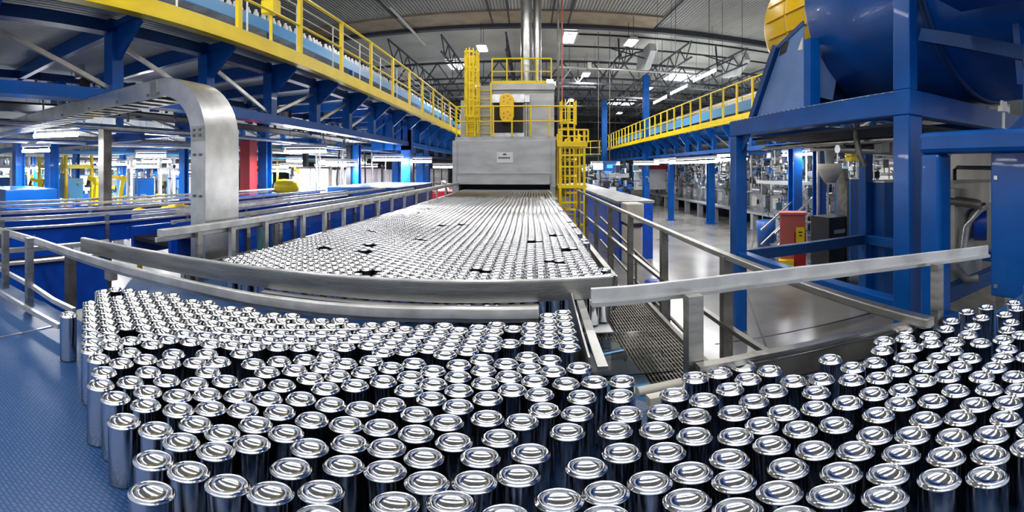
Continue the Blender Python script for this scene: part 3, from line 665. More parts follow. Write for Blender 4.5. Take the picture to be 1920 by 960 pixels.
# ------------------------------------------------------------------ oven
OY = 11.35
ox0, ox1 = -2.10, .66
ov = thing('curing_oven', 'tall grey sheet metal oven with a low slot swallowing the sheet of cans', 'oven', (-.7, OY, FL))
h = MB()
h.span((ox0, OY, -.40), (ox1, OY+1.2, .76)); h.span((ox0, OY, FL), (ox0+.17, OY+1.2, -.4)); h.span((ox1-.14, OY, FL), (ox1, OY+1.2, -.4))
part('hood', h, 'galv', ov, bevel=.012)
part('slot_shroud', MB().span((ox0+.14, OY-.10, -.42), (ox1-.16, OY, -.13)).span((ox0+.13, OY-.12, -.14), (ox1-.15, OY-.0, -.115)), 'galv', ov)
part('corner_trim', MB().span((ox0, OY-.03, -.5), (ox0+.12, OY, .72)).span((ox1-.10, OY-.03, -.5), (ox1, OY, .72)), 'galv', ov)
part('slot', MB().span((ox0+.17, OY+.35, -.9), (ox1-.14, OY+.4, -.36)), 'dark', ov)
part('rim', MB().span((ox0+.05, OY+.1, .76), (ox1+.02, OY+1.3, .86)), 'galv', ov)
ub = MB().span((-1.52, OY+.9, .80), (.68, OY+3.2, 2.42)); part('upper_housing', ub, 'galv', ov, bevel=.015)
part('cornice', MB().span((-1.18, OY+.82, 2.28), (.70, OY+.9, 2.46)), 'galv', ov)
part('window_bay', MB().span((-1.06, OY+.84, 1.02), (-.22, OY+.90, 1.92)), 'dark', ov)
part('window_frame', MB().span((-1.12, OY+.80, 1.90), (-.18, OY+.9, 2.14)).span((-1.12, OY+.80, .86), (-.18, OY+.9, 1.02)), 'steel_b', ov)
part('conduit', MB().tube([(-.13, OY+.85, .86), (-.13, OY+.85, 1.9)], .03).tube([(-.05, OY+.85, .86), (-.05, OY+.85, 1.75)], .02).box((-.1, OY+.8, 2.0), (.14, .12, .2)), 'steel_b', ov)
part('left_housing', MB().span((-1.98, OY+.6, .80), (-1.50, OY+2.4, 1.95)), 'cream', ov, bevel=.01)
mc = thing('motor_guard', 'amber obround drive guard hanging before the dark oven window', 'guard', (-.67, OY+.7, 1.2))
ob = [(-.67+.20*math.cos(a)*1, 1.93+.20*math.sin(a)) for a in [i*PI/12 for i in range(13)]]+[(-.67+.20*math.cos(a), 1.50+.20*math.sin(a)) for a in [PI+i*PI/12 for i in range(13)]]
cv_ = part('cover', MB().prism(ob, OY+.55, OY+.75, 'y'), 'amber', mc, bevel=.02)
bl = MB()
for zz in (1.95, 1.50):
    for k in range(5): bl.tube([(-.67+.1*math.cos(k*1.257), OY+.54, zz+.1*math.sin(k*1.257)), (-.67+.1*math.cos(k*1.257), OY+.56, zz+.1*math.sin(k*1.257))], .014, 6)
part('bolts', bl, 'black', cv_)
sg = thing('oven_nameplate', 'small white nameplate with a dark arched mark on the oven hood', 'sign', (-.72, OY-.02, .2))
sp_ = part('plate', MB().span((-.90, OY-.012, .155), (-.47, OY-.001, .435)), 'white', sg)
ar = [(-.69+.055*math.cos(i*PI/8), .365+.035*math.sin(i*PI/8)) for i in range(9)]; part('mark', MB().prism(ar, OY-.018, OY-.012, 'y'), 'dark', sp_)
lt = MB(); x = -.855
for wd in (.05, .035, .03, .04, .03, .045, .025, .03): lt.span((x, OY-.016, .265), (x+wd*.75, OY-.012, .305)); x += wd*1.1
part('lettering', lt, 'dark', sp_)
# chimney
t = thing('chimney', 'twin shiny exhaust pipes rising from the oven roof to the ceiling', 'chimney', (-.1, OY+2, 2.4))
part('pipe', MB().tube([(-.13, OY+1.7, 2.4), (-.13, OY+1.7, RZ)], .17, 20).tube([(-.13, OY+1.7, 3.2), (-.13, OY+1.7, 3.24)], .18, 20), 'steel_b', t)
part('pipe', MB().tube([(.20, OY+1.9, 2.4), (.20, OY+1.9, RZ)], .13, 20).tube([(.20, OY+1.9, 3.8), (.20, OY+1.9, 3.84)], .14, 20), 'steel_b', t)
t = thing('riser_pipe', 'tall thin dark pipe climbing from the ladder tower to the roof', 'pipe', (.85, OY+1.3, .8))
part('pipe', MB().tube([(.82, OY+1.3, .3), (.82, OY+1.3, RZ)], .035), 'post', t); part('pipe', MB().tube([(.93, OY+1.3, .3), (.93, OY+1.3, RZ)], .025), 'rust', t)
t = thing('sprinkler_pipe', 'horizontal pale pipe crossing right of the chimney under the roof', 'pipe', (1, 20, 5.0))
part('pipe', MB().tube([(.9, 22, 5.3), (9, 22, 5.3)], .06), 'steel_b', t); part('pipe', MB().tube([(.9, 22, 4.3), (3.4, 22, 4.3)], .04).tube([(1.4, 22, 4.3), (2.1, 22, 5.3)], .04), 'steel_b', t)
part('hanger', MB().tube([(2, 22, 5.3), (2, 22, RZ)], .015).tube([(7, 22, 5.3), (7, 22, RZ)], .015), 'post', t); part('valve', MB().box((3.05, 22, 5.45), (.2, .2, .35)), 'cream', t)

def rails(p, q, n, H, lab, name='guardrail', r=.022, group=None, toe=True):
    t = thing(name, lab, 'guardrail', p, group); p = Vector(p); q = Vector(q); U = Vector((0, 0, 1))
    part('top_rail', MB().tube([p+U*H, q+U*H], r), 'yellow', t); part('mid_rail', MB().tube([p+U*H*.5, q+U*H*.5], r*.85), 'yellow', t)
    if toe: part('toe_board', MB().bar(p+U*.06, q+U*.06, .02, .12), 'yellow', t)
    for i in range(n): a = p.lerp(q, i/(n-1)); part('post', MB().tube([a, a+U*H], r), 'yellow', t)
rails((-1.12, OY+1.0, 2.46), (.60, OY+1.0, 2.46), 5, .80, 'yellow guardrail around the roof of the oven', group='oven guardrails')
rails((-2.0, OY+.05, .86), (1.0, OY+.05, .86), 7, .82, 'yellow guardrail on the ledge above the oven hood', group='oven guardrails', toe=False)
def ladder(x, y, z0, z1, w, lab, cage=True, m='yellow'):
    t = thing('caged_ladder' if cage else 'ladder', lab, 'ladder', (x, y, z0), 'yellow oven ladders')
    for sx in (-1, 1): part('rail', MB().span((x+sx*w/2-.025, y-.04, z0), (x+sx*w/2+.025, y+.04, z1)), m, t)
    rg = MB(); z = z0+.15
    while z < z1-.05: rg.tube([(x-w/2, y, z), (x+w/2, y, z)], .014, 6); z += .25
    part('rungs', rg, m, t)
    if cage:
        cg = MB(); z = max(z0+.5, z1-1.9)
        zz = z
        while zz <= z1+.01:
            pp = [(x+w*.62*math.cos(a), y-.05-.55*math.sin(a), zz) for a in [i*PI/10 for i in range(11)]]; cg.sweep(pp, .012, .06); zz += .45
        for a in [i*PI/6 for i in range(7)]: cg.bar((x+w*.62*math.cos(a), y-.05-.55*math.sin(a), z), (x+w*.62*math.cos(a), y-.05-.55*math.sin(a), z1), .035, .012)
        part('cage', cg, m, t)
    return t
ladder(-1.62, OY+.45, .86, 3.30, .30, 'yellow caged ladder climbing the outer corner of the oven', True)
single('ladder_back_plate', MB().span((-1.80, OY+.5, .86), (-1.55, OY+.56, 3.25)), 'yellow', 'yellow back plate of the caged ladder at the oven corner', 'plate', (-1.7, OY+.5, .86))
ladder(-1.30, OY+.82, .86, 2.5, .34, 'yellow uncaged ladder against the grey oven wall', False)
ladder(1.05, OY+.6, -1.7, .8, .38, 'yellow caged ladder in the tower beside the oven slot', True)
ladder(1.10, OY+1.2, .8, 1.98, .38, 'upper yellow caged ladder above the tower landing', True)
t = thing('ladder_tower', 'yellow openwork tower with landing beside the oven', 'tower', (1.1, OY, FL))
tw = [(.78, OY-.1), (1.42, OY-.1), (1.42, OY+1.0), (.78, OY+1.0)]
for x, y in tw: part('post', MB().span((x-.03, y-.03, FL), (x+.03, y+.03, 1.0)), 'yellow', t)
part('landing', MB().span((.70, OY-.15, .58), (1.5, OY+1.1, .70)), 'yellow', t)
part('landing', MB().span((.72, OY-.12, -.52), (1.48, OY+1.05, -.44)), 'yellow', t)
br = MB()
for z in (.35, .05, -.9, -1.5): br.bar((.78, OY-.1, z), (1.42, OY-.1, z), .03, .05)
for x in (.90, 1.02, 1.16, 1.30): br.bar((x, OY-.1, -.5), (x, OY-.1, .6), .022, .022)
br.bar((.78, OY-.1, .58), (1.05, OY-.1, .86), .03, .05); br.bar((1.42, OY-.1, .58), (1.12, OY-.1, .86), .03, .05)
part('bracing', br, 'yellow', t)
rails((.75, OY+.1, .70), (1.55, OY+.1, .70), 4, .35, 'short yellow guardrail on the ladder tower landing', group='oven guardrails', toe=False)
for x, y, D, lab in ((967, 158, OY+1.2, 'x'),):
    pass
for p, lab in (((.55, OY+.9, 2.48), 'white flood lamp on the oven roof corner next to the riser pipe'), ((.64, OY+1.2, 2.48), 'outer white flood lamp on the oven roof corner')):
    t = thing('flood_lamp', lab, 'lamp', p); h_ = part('housing', MB().box((p[0], p[1], p[2]+.05), (.2, .12, .12)), 'white', t); part('lens', MB().box((p[0], p[1]-.065, p[2]+.05), (.16, .012, .09)), 'lens', h_)
    part('bracket', MB().box((p[0], p[1], p[2]-.03), (.03, .03, .06)), 'black', t)

# ------------------------------------------------------------------ stainless elevator chute, left
X1, TK, YA, YB = -2.10, .15, 2.20, 2.57                # outer face, thickness, near and far side
t = thing('elevator_chute', 'stainless steel chute rising in an arch and running away over the conveyors', 'chute', (X1, YA, FL))
Ro = .50; zc = .23
def arch_path(off):                                   # centre line offset outward by off
    r = Ro-off; pts = [(X1-off, FL+.6), (X1-off, zc)]
    for i in range(1, 13): a = i*PI/24; pts.append((X1-Ro+r*math.cos(a), zc+r*math.sin(a)))
    pts.append((-12.0, zc+r)); return pts
A, B2 = arch_path(0), arch_path(TK)
poly = A+B2[::-1]
def side(y0, y1):
    m = MB(); n = len(A)
    vs = [(x, y0, z) for x, z in A]+[(x, y0, z) for x, z in B2]+[(x, y1, z) for x, z in A]+[(x, y1, z) for x, z in B2]; fs = []
    for i in range(n-1): fs += [(i, i+1, n+i+1, n+i), (2*n+i, 3*n+i, 3*n+i+1, 2*n+i+1), (i, 2*n+i, 2*n+i+1, i+1), (n+i, n+i+1, 3*n+i+1, 3*n+i)]
    fs += [(0, n, 3*n, 2*n), (n-1, 3*n-1, 4*n-1, 2*n-1)]
    return m.add(vs, fs)
sc_ = part('side_channel', side(YA, YA+.03), 'steel_b', t); part('side_channel', side(YB-.03, YB), 'steel_b', t)
n = len(A)
cv = MB(); vs = [(x+(.002 if i < 2 else 0), YA-.002, z+(.002 if i > 1 else 0)) for i, (x, z) in enumerate(A)]+[(x+(.002 if i < 2 else 0), YB+.002, z+(.002 if i > 1 else 0)) for i, (x, z) in enumerate(A)]+[(x-.004 if i < 2 else x, YA+.002, z-(.004 if i > 1 else 0)) for i, (x, z) in enumerate(A)]+[(x-.004 if i < 2 else x, YB-.002, z-(.004 if i > 1 else 0)) for i, (x, z) in enumerate(A)]
fs = []
for i in range(n-1): fs += [(i, n+i, n+i+1, i+1), (2*n+i, 2*n+i+1, 3*n+i+1, 3*n+i)]
cv.add(vs, fs, True); part('outer_cover', cv, 'steel_b', t)
sl = MB()
x = X1-Ro-.1
while x > -9: sl.box((x, (YA+YB)/2, zc+Ro-TK+.004), (.07, YB-YA-.05, .022)); x -= .17
part('slats', sl, 'steel_b', t); part('dark_backing', MB().span((-9.5, YA+.03, zc+Ro-TK+.06), (X1-Ro, YB-.03, zc+Ro-TK+.065)), 'black', t)  # black sheet added above the slats to make their gaps dark
z = zc-.1; s2 = MB()
while z > -2.0: s2.box((X1-TK+.02, (YA+YB)/2, z), (.03, YB-YA-.06, .06)); z -= .25
part('rear_slats', s2, 'steel', t)
bo = MB()
for zz in (.28, .24, .10, -.2, -.5): bo.box((X1-.05, YA-.006, zz), (.018, .012, .018)).box((X1-.11, YA-.006, zz), (.018, .012, .018))
for xx in (-2.62, -2.75, -3.2, -3.7, -4.3): bo.box((xx, YA-.006, zc+Ro-TK+.03), (.02, .012, .02))
part('bolts', bo, 'post', sc_)
part('splice_plate', MB().span((X1-TK+.01, YA-.006, .2), (X1-.01, YA, .31)).span((-2.72, YA-.006, zc+Ro-TK+.01), (-2.64, YA, zc+Ro-.01)), 'steel', t)
part('foot', MB().span((X1-.2, YA-.05, FL), (X1+.05, YB+.05, FL+.6)), 'steel', t)
t = thing('pipe_bundle', 'bundle of thin blue and grey pipes just behind the foot of the stainless chute', 'pipes', (-2.0, 2.7, FL))
for i in range(5): part('pipe', MB().tube([(-1.93-.0*i, 2.62+.07*i, FL), (-1.93, 2.62+.07*i, -.45)], .022), ['teal', 'steel', 'blue_d', 'post', 'steel'][i], t)

# ------------------------------------------------------------------ blue can conveyors, left of the far belt
def trough(L, y0, y1, zt, hs, lab, step=.9, double=True, rail_m='rail'):
    t = thing('trough_conveyor', lab, 'conveyor', (L, y0, FL), 'blue trough conveyors')
    pn_ = part('side_panel', MB().span((L-.02, y0, zt-.12-hs), (L+.02, y1, zt-.12)), 'cobalt', t)
    part('far_panel', MB().span((L-.62, y0, zt-.12-hs), (L-.58, y1, zt-.12)), 'cobalt', t)
    part('bed', MB().span((L-.58, y0, zt-.26), (L-.02, y1, zt-.22)), 'black', t)
    part('rail', MB().bar((L+.03, y0, zt-.015), (L+.03, y1, zt-.015), .03, .035), rail_m, t)
    if double: part('rail', MB().bar((L-.60, y0, zt-.015), (L-.60, y1, zt-.015), .03, .035), rail_m, t)
    part('ledge', MB().bar((L+.03, y0, zt-.115), (L+.03, y1, zt-.115), .05, .02), rail_m, t)
    y = y0+.3
    while y < y1:
        part('post', MB().span((L+.02, y-.025, zt-.16-hs), (L+.05, y+.025, zt-.02)), 'steel', t)
        y += step
    y = y0+.6; bt = MB()
    while y < y1: bt.box((L+.022, y, zt-.12-hs*.4), (.006, .02, .02)).box((L+.022, y+.06, zt-.12-hs*.4), (.006, .02, .02)); y += step
    part('bolts', bt, 'steel_b', pn_)
    y = y0+.5
    while y < y1: part('leg', MB().span((L-.35, y-.03, FL), (L-.29, y+.03, zt-.2-hs*.6)), 'steel', t); y += step*2.5
trough(-2.42, 2.75, 8.5, -.40, .34, 'nearest cobalt blue trough, directly behind the far belt handrail', .8)
trough(-3.0, .6, 1.95, -.60, .45, 'cobalt blue trough section just beyond the curved guide rail', 1.1, False)
trough(-3.05, 2.7, 7.5, -.50, .30, 'cobalt blue trough running behind the foot of the stainless chute', 1.3)
trough(-4.1, 1.1, 9, -.50, .22, 'blue trough conveyor in the second lane behind the chute foot', 1.25)
trough(-5.4, 1.5, 10, -.49, .22, 'blue trough conveyor furthest from the far belt', 1.4)
# low equipment between rails and belt
single('gear_motor', MB().tube([(-2.55, 1.12, -.98), (-2.35, 1.12, -.98)], .09, 14).box((-2.45, 1.12, -1.1), (.16, .14, .16)), 'teal', 'teal gear motor under the curved guide rail', 'motor', (-2.45, 1.1, -1.1))
single('gear_motor', MB().tube([(-3.1, .72, -.95), (-2.8, .72, -.95)], .10, 14).box((-2.95, .75, -1.06), (.2, .2, .14)), 'teal', 'teal gear motor at the end of the side guard, further from the cans', 'motor', (-2.95, .72, -1.1))
single('electrical_box', MB().box(P(190, 560, 2.45), (.06, .05, .08)), 'cream', 'small cream junction box under the curved guide rail', 'box', P(190, 560, 2.45))
t = thing('emergency_stop', 'red emergency stop button on its grey box beside the first cans', 'button', P(208, 512, 2.9))
p = P(208, 515, 2.9); part('box', MB().box(p, (.07, .06, .07)), 'grey', t); part('button', MB().tube([(p[0], p[1], p[2]+.045), (p[0], p[1], p[2]+.075)], .04, 14), 'red', t)

# ------------------------------------------------------------------ big blue washer frame, right
FX0, FX1, FY0, FY1 = 2.95, 5.57, 2.42, 5.57; FT = .70; s = .19; bh = .23
t = thing('washer_stand', 'massive glossy blue square-tube frame carrying the drum', 'frame', (4.2, 4, FL))
for x, y in ((FX0, FY1), (FX0, FY0), (FX1, FY1), (FX1, FY0)):
    part('column', MB().span((x-s/2, y-s/2, FL), (x+s/2, y+s/2, FT-bh)), 'blue', t, bevel=.012)
part('column', MB().span((FX0-s/2, FY0-s/2, FT), (FX0+.025, FY0+s/2, 3.6)), 'blue', t, bevel=.01)
for x in (FX0, FX1): part('top_beam', MB().span((x-s/2-.004, FY0-s/2-.004, FT-bh), (x+s/2+.004, FY1+s/2+.004, FT)), 'blue', t, bevel=.012)
for y in (FY0, FY1): part('top_beam', MB().span((FX0+s/2, y-s/2, FT-bh+.004), (FX1-s/2, y+s/2, FT-.004)), 'blue', t)
zz = -1.22
for a, c in (((FX0, FY0), (FX0, FY1)), ((FX0, FY1), (FX1, FY1)), ((FX1, FY0), (FX1, FY1)), ((FX0+.5, FY0), (FX1, FY0))):
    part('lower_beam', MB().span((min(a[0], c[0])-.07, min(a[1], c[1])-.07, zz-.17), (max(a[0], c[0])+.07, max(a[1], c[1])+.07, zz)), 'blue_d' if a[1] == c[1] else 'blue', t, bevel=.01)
wl = MB()
for i in range(30): wl.box((FX0-s/2-.006, FY0+.1+i*.1, FT-.012), (.012, .045, .008))
part('weld_beads', wl, 'steel_b', t)
part('corner_gusset', MB().prism([(FY1, FT-bh), (FY1-.35, FT-bh), (FY1, FT-bh-.35)], FX0-.01, FX0+.01, 'x'), 'blue', t)
# drum
DX, DZ, DR = 4.28, 2.08, 1.30
dr = thing('washer_drum', 'huge glossy blue drum lying on the blue frame', 'drum', (DX, 3, FT))
prof = [(0, 0), (DR-.03, 0), (DR, .03), (DR, 3.2), (DR-.03, 3.25), (0, 3.25)]
part('shell', MB().lathe(prof, (DX, .78, DZ), 72, 'y'), 'blue', dr)
part('band', MB().lathe([(DR-.005, 0), (DR+.03, 0), (DR+.03, .08), (DR-.005, .08)], (DX, 2.3, DZ), 72, 'y'), 'blue_d', dr)
wv = MB(); wrg = random.Random(5)
part('saddle', MB().prism([(3.14, .86), (3.15, 1.40), (3.44, 1.10), (3.38, .84)], 3.95, 4.0, 'y'), 'blue_l', dr)
part('saddle', MB().prism([(DX-1.1, FT), (DX-1.2, FT+.5), (DX-.9, FT+.4), (DX-.4, FT+.02)], 1.4, 1.46, 'y').prism([(DX+1.1, FT), (DX+1.2, FT+.5), (DX+.9, FT+.4), (DX+.4, FT+.02)], 1.4, 1.46, 'y'), 'blue', dr)
part('saddle', MB().prism([(DX+1.1, FT), (DX+1.25, FT+.62), (DX+1.05, FT+.75), (DX+.55, FT+.02)], 3.30, 3.36, 'y'), 'blue', dr)
sp = thing('drum_support', 'sloping pale blue side plate with a dark slot at the yellow end of the drum', 'support', (FX0, 4.5, FT))
PX = FX0+.03
def SY(x, y): a = (x-X0)/FPX; Y = PX/math.tan(a); return (Y, math.hypot(PX, Y)*math.tan((Y0-y)/FPX))
pl = [SY(1418, 214), SY(1464, 88), SY(1507, 44), SY(1507, 192)]
pl[0] = (pl[0][0], FT); pl[3] = (pl[3][0], FT)
part('plate', MB().prism(pl, PX, PX+.012, 'x'), 'blue_l', sp)
fr = MB(); fr.bar((PX, pl[0][0]+.07, FT), (PX, pl[1][0]+.06, pl[1][1]+.02), .10, .12, (1, 0, 0)).bar((PX, pl[1][0]+.05, pl[1][1]+.01), (PX, pl[2][0], pl[2][1]+.01), .06, .02, (1, 0, 0))
part('frame', fr, 'blue_d', sp)
part('frame', MB().span((PX, pl[3][0]-.13, FT), (PX+.14, pl[3][0], 1.55)), 'blue', sp)
q0, q1 = SY(1461, 102), SY(1480, 76)
part('slot', MB().prism([SY(1461, 105), SY(1466, 84), SY(1480, 76), SY(1474, 98)], PX-.004, PX+.001, 'x'), 'dark', sp)
part('tab', MB().prism([SY(1496, 95), SY(1505, 70), SY(1505, 93)], PX-.006, PX+.0, 'x'), 'white', sp)
part('dark_infill', MB().span((3.3, 4.15, FT), (5.4, 4.2, 1.5)), 'blue_d', dr)  # dark sheet added to fill the dark gap behind the saddle
ec = thing('drum_drive_cover', 'rounded amber yellow drive cover on the end of the blue drum', 'cover', (DX, 5, 2.3))
CR = 1.0; CZ = 2.2
part('casing', MB().lathe([(0, 0), (CR, 0), (CR, 1.25), (CR-.05, 1.35), (CR-.2, 1.42), (0, 1.42)], (DX, 4.12, CZ), 64, 'y'), 'amber', ec)
part('seam_band', MB().lathe([(CR-.002, 0), (CR+.015, 0), (CR+.015, .05), (CR-.002, .05)], (DX, 4.8, CZ), 64, 'y'), 'amber', ec)
rb = MB()
for k in range(24): a = 2*PI*k/24; rb.bar((DX+(CR+.008)*math.cos(a), 4.2, CZ+(CR+.008)*math.sin(a)), (DX+(CR+.008)*math.cos(a), 5.3, CZ+(CR+.008)*math.sin(a)), .012, .03, (math.cos(a), 0, math.sin(a)))
part('ribs', rb, 'amber', ec)
# underside clutter of the frame: piping trays
t = thing('spray_pipework', 'silver spray pipes and valves slung under the top of the blue frame', 'pipes', (4.3, 4, .4))
for i in range(5): part('pipe', MB().tube([(FX0+.3+.45*i, FY0+.3, .30+.03*(i % 2)), (FX0+.3+.45*i, FY1-.2, .30+.03*(i % 2))], .03), 'steel_b' if i % 2 else 'steel', t)
part('header', MB().tube([(FX0+.2, 3.6, .22), (FX1-.2, 3.6, .22)], .05), 'steel_b', t)
for i in range(4): part('valve', MB().box((FX0+.5+.5*i, 3.2+.3*i, .25), (.12, .12, .14)), 'cream', t)
part('tray', MB().span((FX0+.15, FY0+.15, .41), (FX1-.15, FY1-.15, .44)), 'black', t)
single('hose', MB().tube([P(1606, 215, 4.6), P(1606, 260, 4.55), P(1611, 290, 4.5), P(1622, 312, 4.5)], .035, 10), 'post', 'dark grey hose drooping under the blue frame top', 'hose', P(1622, 312, 4.5))
# rest of the washer: portal beam and big cabinet close to the right edge
t = thing('washer_portal', 'rounded blue portal beam on a blue post next to the big blue cabinet', 'frame', (2.9, 2, FL))
part('column', MB().span((2.81, 1.98, FL), (3.00, 2.18, .12)), 'blue', t, bevel=.03)
part('beam', MB().span((2.80, -.4, .12), (3.02, 2.19, .30)), 'blue', t, bevel=.04)
part('sill', MB().span((2.86, .9, -1.42), (3.0, 2.0, -1.24)), 'blue_d', t, bevel=.01)
t = thing('washer_cabinet', 'large flat blue cabinet side reaching down beside the furthest cans', 'cabinet', (3.3, .9, -1.05))
bd_ = part('body', MB().span((2.92, -.4, -1.02), (3.9, 1.57, .13)), 'blue', t, bevel=.015)
part('latch', MB().box((2.915, 1.52, -.07), (.012, .03, .03)).box((2.915, 1.52, -.93), (.012, .03, .03)), 'steel_b', bd_)
for y in (1.5, -.3): part('leg', MB().span((2.95, y-.04, FL), (3.03, y+.04, -1.02)), 'steel', t)
t = thing('upper_duct', 'dark blue duct and box hanging over the drum at the corner of the view', 'duct', (3.4, 1.0, 1.3))
part('box', MB().span((2.50, -.2, 1.33), (2.94, 1.85, 2.4)), 'blue', t, bevel=.01)
part('brace', MB().bar((3.0, 2.3, 1.22), (3.2, .9, .80), .08, .12), 'blue_d', t)
part('pillar', MB().span((2.98, 1.16, .30), (3.12, 1.32, .98)), 'blue', t)
part('hopper', MB().prism([(.5, .31), (1.42, .31), (1.1, .60), (.5, .80)], 2.95, 3.2, 'x'), 'blue_d', t)
t = thing('valve_fitting', 'small silver valve fitting above the blue portal beam', 'valve', (2.98, 1.5, .3))
p = P(1882, 205, 3.3); part('body', MB().tube([(p[0], p[1], .30), (p[0], p[1], p[2])], .018).box(p, (.10, .05, .04)), 'steel_b', t); part('knob', MB().box((p[0]-.03, p[1], p[2]+.04), (.02, .02, .05)).box((p[0]+.03, p[1], p[2]+.04), (.02, .02, .05)), 'steel_b', t)

# things seen through the portal opening
t = thing('pump_unit', 'grey pump skid with a curved silver hose behind the portal opening', 'pump', P(1810, 540, 6))
bx = P(1785, 440, 5.6); part('cabinet', MB().box((bx[0], bx[1], -.75), (.5, .4, 1.0)), 'cream', t)
hs = [P(x, y, 5.3) for x, y in ((1850, 385), (1838, 392), (1824, 405), (1814, 425), (1808, 450), (1806, 468))]; part('hose', MB().tube(hs, .05, 12), 'steel_b', t)
part('motor', MB().tube([P(1826, 420, 5.6), P(1850, 420, 5.6)], .22, 18), 'cobalt', t)
part('duct', MB().bar(P(1757, 362, 6.0), P(1870, 360, 5.2), .3, .24), 'cream', t)
part('pipe', MB().tube([P(1757, 376, 5.4), P(1800, 378, 5.3), P(1840, 384, 5.2)], .06), 'post', t)
part('base', MB().tube([P(1790, 500, 4.6), P(1812, 525, 4.5), P(1835, 522, 4.5)], .05, 10).box(P(1800, 505, 4.9), (.5, .3, .25)), 'grey', t)
t = thing('wall_panel', 'cream wall panels with a dark pipe seen through the portal opening', 'panel', P(1805, 330, 8))
a, c = P(1740, 300, 9), P(1890, 300, 6.6)
part('panel', MB().bar((a[0], a[1], -.6), (c[0], c[1], -.6), .08, 3.2), 'cream', t)
part('pipe', MB().tube([P(1790, 338, 6.6), P(1790, 318, 6.6), P(1795, 314, 6.6), P(1860, 315, 6)], .03), 'black', t)
part('ledge', MB().bar(P(1757, 345, 7.5), P(1860, 345, 6.2), .1, .14), 'bench', t)
# blue cabinets and post behind the frame
for x, D, lab in ((1668, 8.2, 'blue electrical cabinet between the back frame column and the big front column'), (1590, 10.5, 'slim blue cabinet left of the back frame column')):
    p = P(x, 480, D); q = P(x, 316, D)
    t = thing('blue_cabinet', lab, 'cabinet', (p[0], p[1], FL)); part('body', MB().box((p[0], p[1], -1.35), (.95 if x > 1600 else .35, .6, 2.2)), 'blue', t, bevel=.01)
    part('top_edge', MB().box((p[0], p[1], -.24), (1.0 if x > 1600 else .4, .65, .03)), 'steel_b', t)
p = P(1556, 400, 9.0)
t = thing('dark_machine', 'dark machine with a cream hopper inside the frame opening', 'machine', (p[0], p[1], FL))
part('body', MB().box((p[0], p[1], -1.75), (.55, .6, 1.5)), 'black', t); part('hopper', MB().lathe([(0, 0), (.12, 0), (.26, .25), (.26, .4), (0, .4)], (p[0]-.0, p[1], -.3), 16), 'cream', t)
part('chute', MB().tube([(p[0], p[1], .1), (p[0]-.05, p[1], .6)], .10), 'grey', t); part('frame', MB().box((p[0]+.35, p[1], -1.2), (.08, .3, 2.4)).box((p[0]+.22, p[1]-.3, -1.3), (.06, .06, 2.2)), 'post', t)
part('label_plate', MB().box((p[0], p[1]-.31, -1.3), (.3, .01, .08)), 'bench', t)
p = P(1600, 285, 9.4)
single('yellow_motor', MB().tube([(p[0]-.15, p[1], p[2]), (p[0]+.2, p[1], p[2])], .12, 14).box((p[0], p[1], p[2]-.15), (.3, .2, .1)).tube([p, (p[0], p[1], .5)], .02), 'yellow', 'yellow motor high up inside the blue frame opening', 'motor', p)

# red cabinet with yellow sign, drum bin
p = P(1486, 500, 10.2)
t = thing('red_cabinet', 'pinkish red safety cabinet with an open yellow folder hung on it', 'cabinet', (p[0], p[1], FL), rz=-.6)
part('body', MB().box((0, 0, .72), (.60, .4, 1.40)), 'rust', t, True, bevel=.01); part('door', MB().box((.17, -.21, .50), (.28, .02, .98)), 'red', t, True)
fo_ = part('folder', MB().box((.18, -.235, .82), (.20, .02, .60)), 'yellow', t, True); part('folder_mark', MB().box((.18, -.247, 1.0), (.09, .004, .03)).box((.18, -.247, .92), (.06, .004, .03)), 'black', fo_, True)
part('top', MB().box((0, -.02, 1.44), (.64, .46, .05)), 'rust', t, True); part('base', MB().box((-.15, -.3, .2), (.35, .2, .3)), 'yellow', t, True)
p = P(1436, 436, 13)
single('waste_bin', MB().lathe([(0, 0), (.25, 0), (.28, .5), (.30, .9), (.26, .92), (0, .92)], (p[0], p[1], FL), 20), 'blue_d', 'round blue and grey bin beside the far steel stairs', 'bin', (p[0], p[1], FL))

# blue counter with white end in the aisle
t = thing('blue_counter', 'long blue counter with a white end block along the service walk', 'counter', (2.9, 11, FL))
part('body', MB().span((2.35, 11.2, FL), (3.3, 26, -.95)), 'cobalt', t); part('top', MB().span((2.3, 11.2, -.95), (3.35, 26, -.88)), 'grey', t)
part('end_block', MB().span((2.42, 10.6, FL), (2.85, 11.2, -1.5)).span((2.40, 10.55, -1.42), (2.87, 11.2, -.90)), 'cream', t, bevel=.03)
part('end_gap', MB().span((2.45, 10.52, -1.5), (2.83, 11.2, -1.42)), 'black', t)
single('waste_bucket', MB().lathe([(0, 0), (.14, 0), (.17, .42), (0, .42)], (2.2, 7.4, FL), 16), 'cobalt', 'small blue bucket on the aisle floor behind the thin handrail', 'bucket', (2.2, 7.4, FL))
for x, m, lab in ((1122, 'screen', 'lit white screen hanging above the aisle counter'), (1143, 'screen_b', 'lit blue screen beside the white one above the aisle counter')):
    p = P(x, 312, 22); t = thing('monitor', lab, 'monitor', p); part('case', MB().box(p, (.62 if m == 'screen' else .7, .06, .42 if m == 'screen' else .5)), 'black' if m == 'screen' else 'blue', t)
    part('display', MB().box((p[0], p[1]-.035, p[2]), (.56 if m == 'screen' else .3, .01, .34 if m == 'screen' else .18)), m, t); part('mount', MB().tube([p, (p[0], p[1], RZ)], .02), 'post', t)

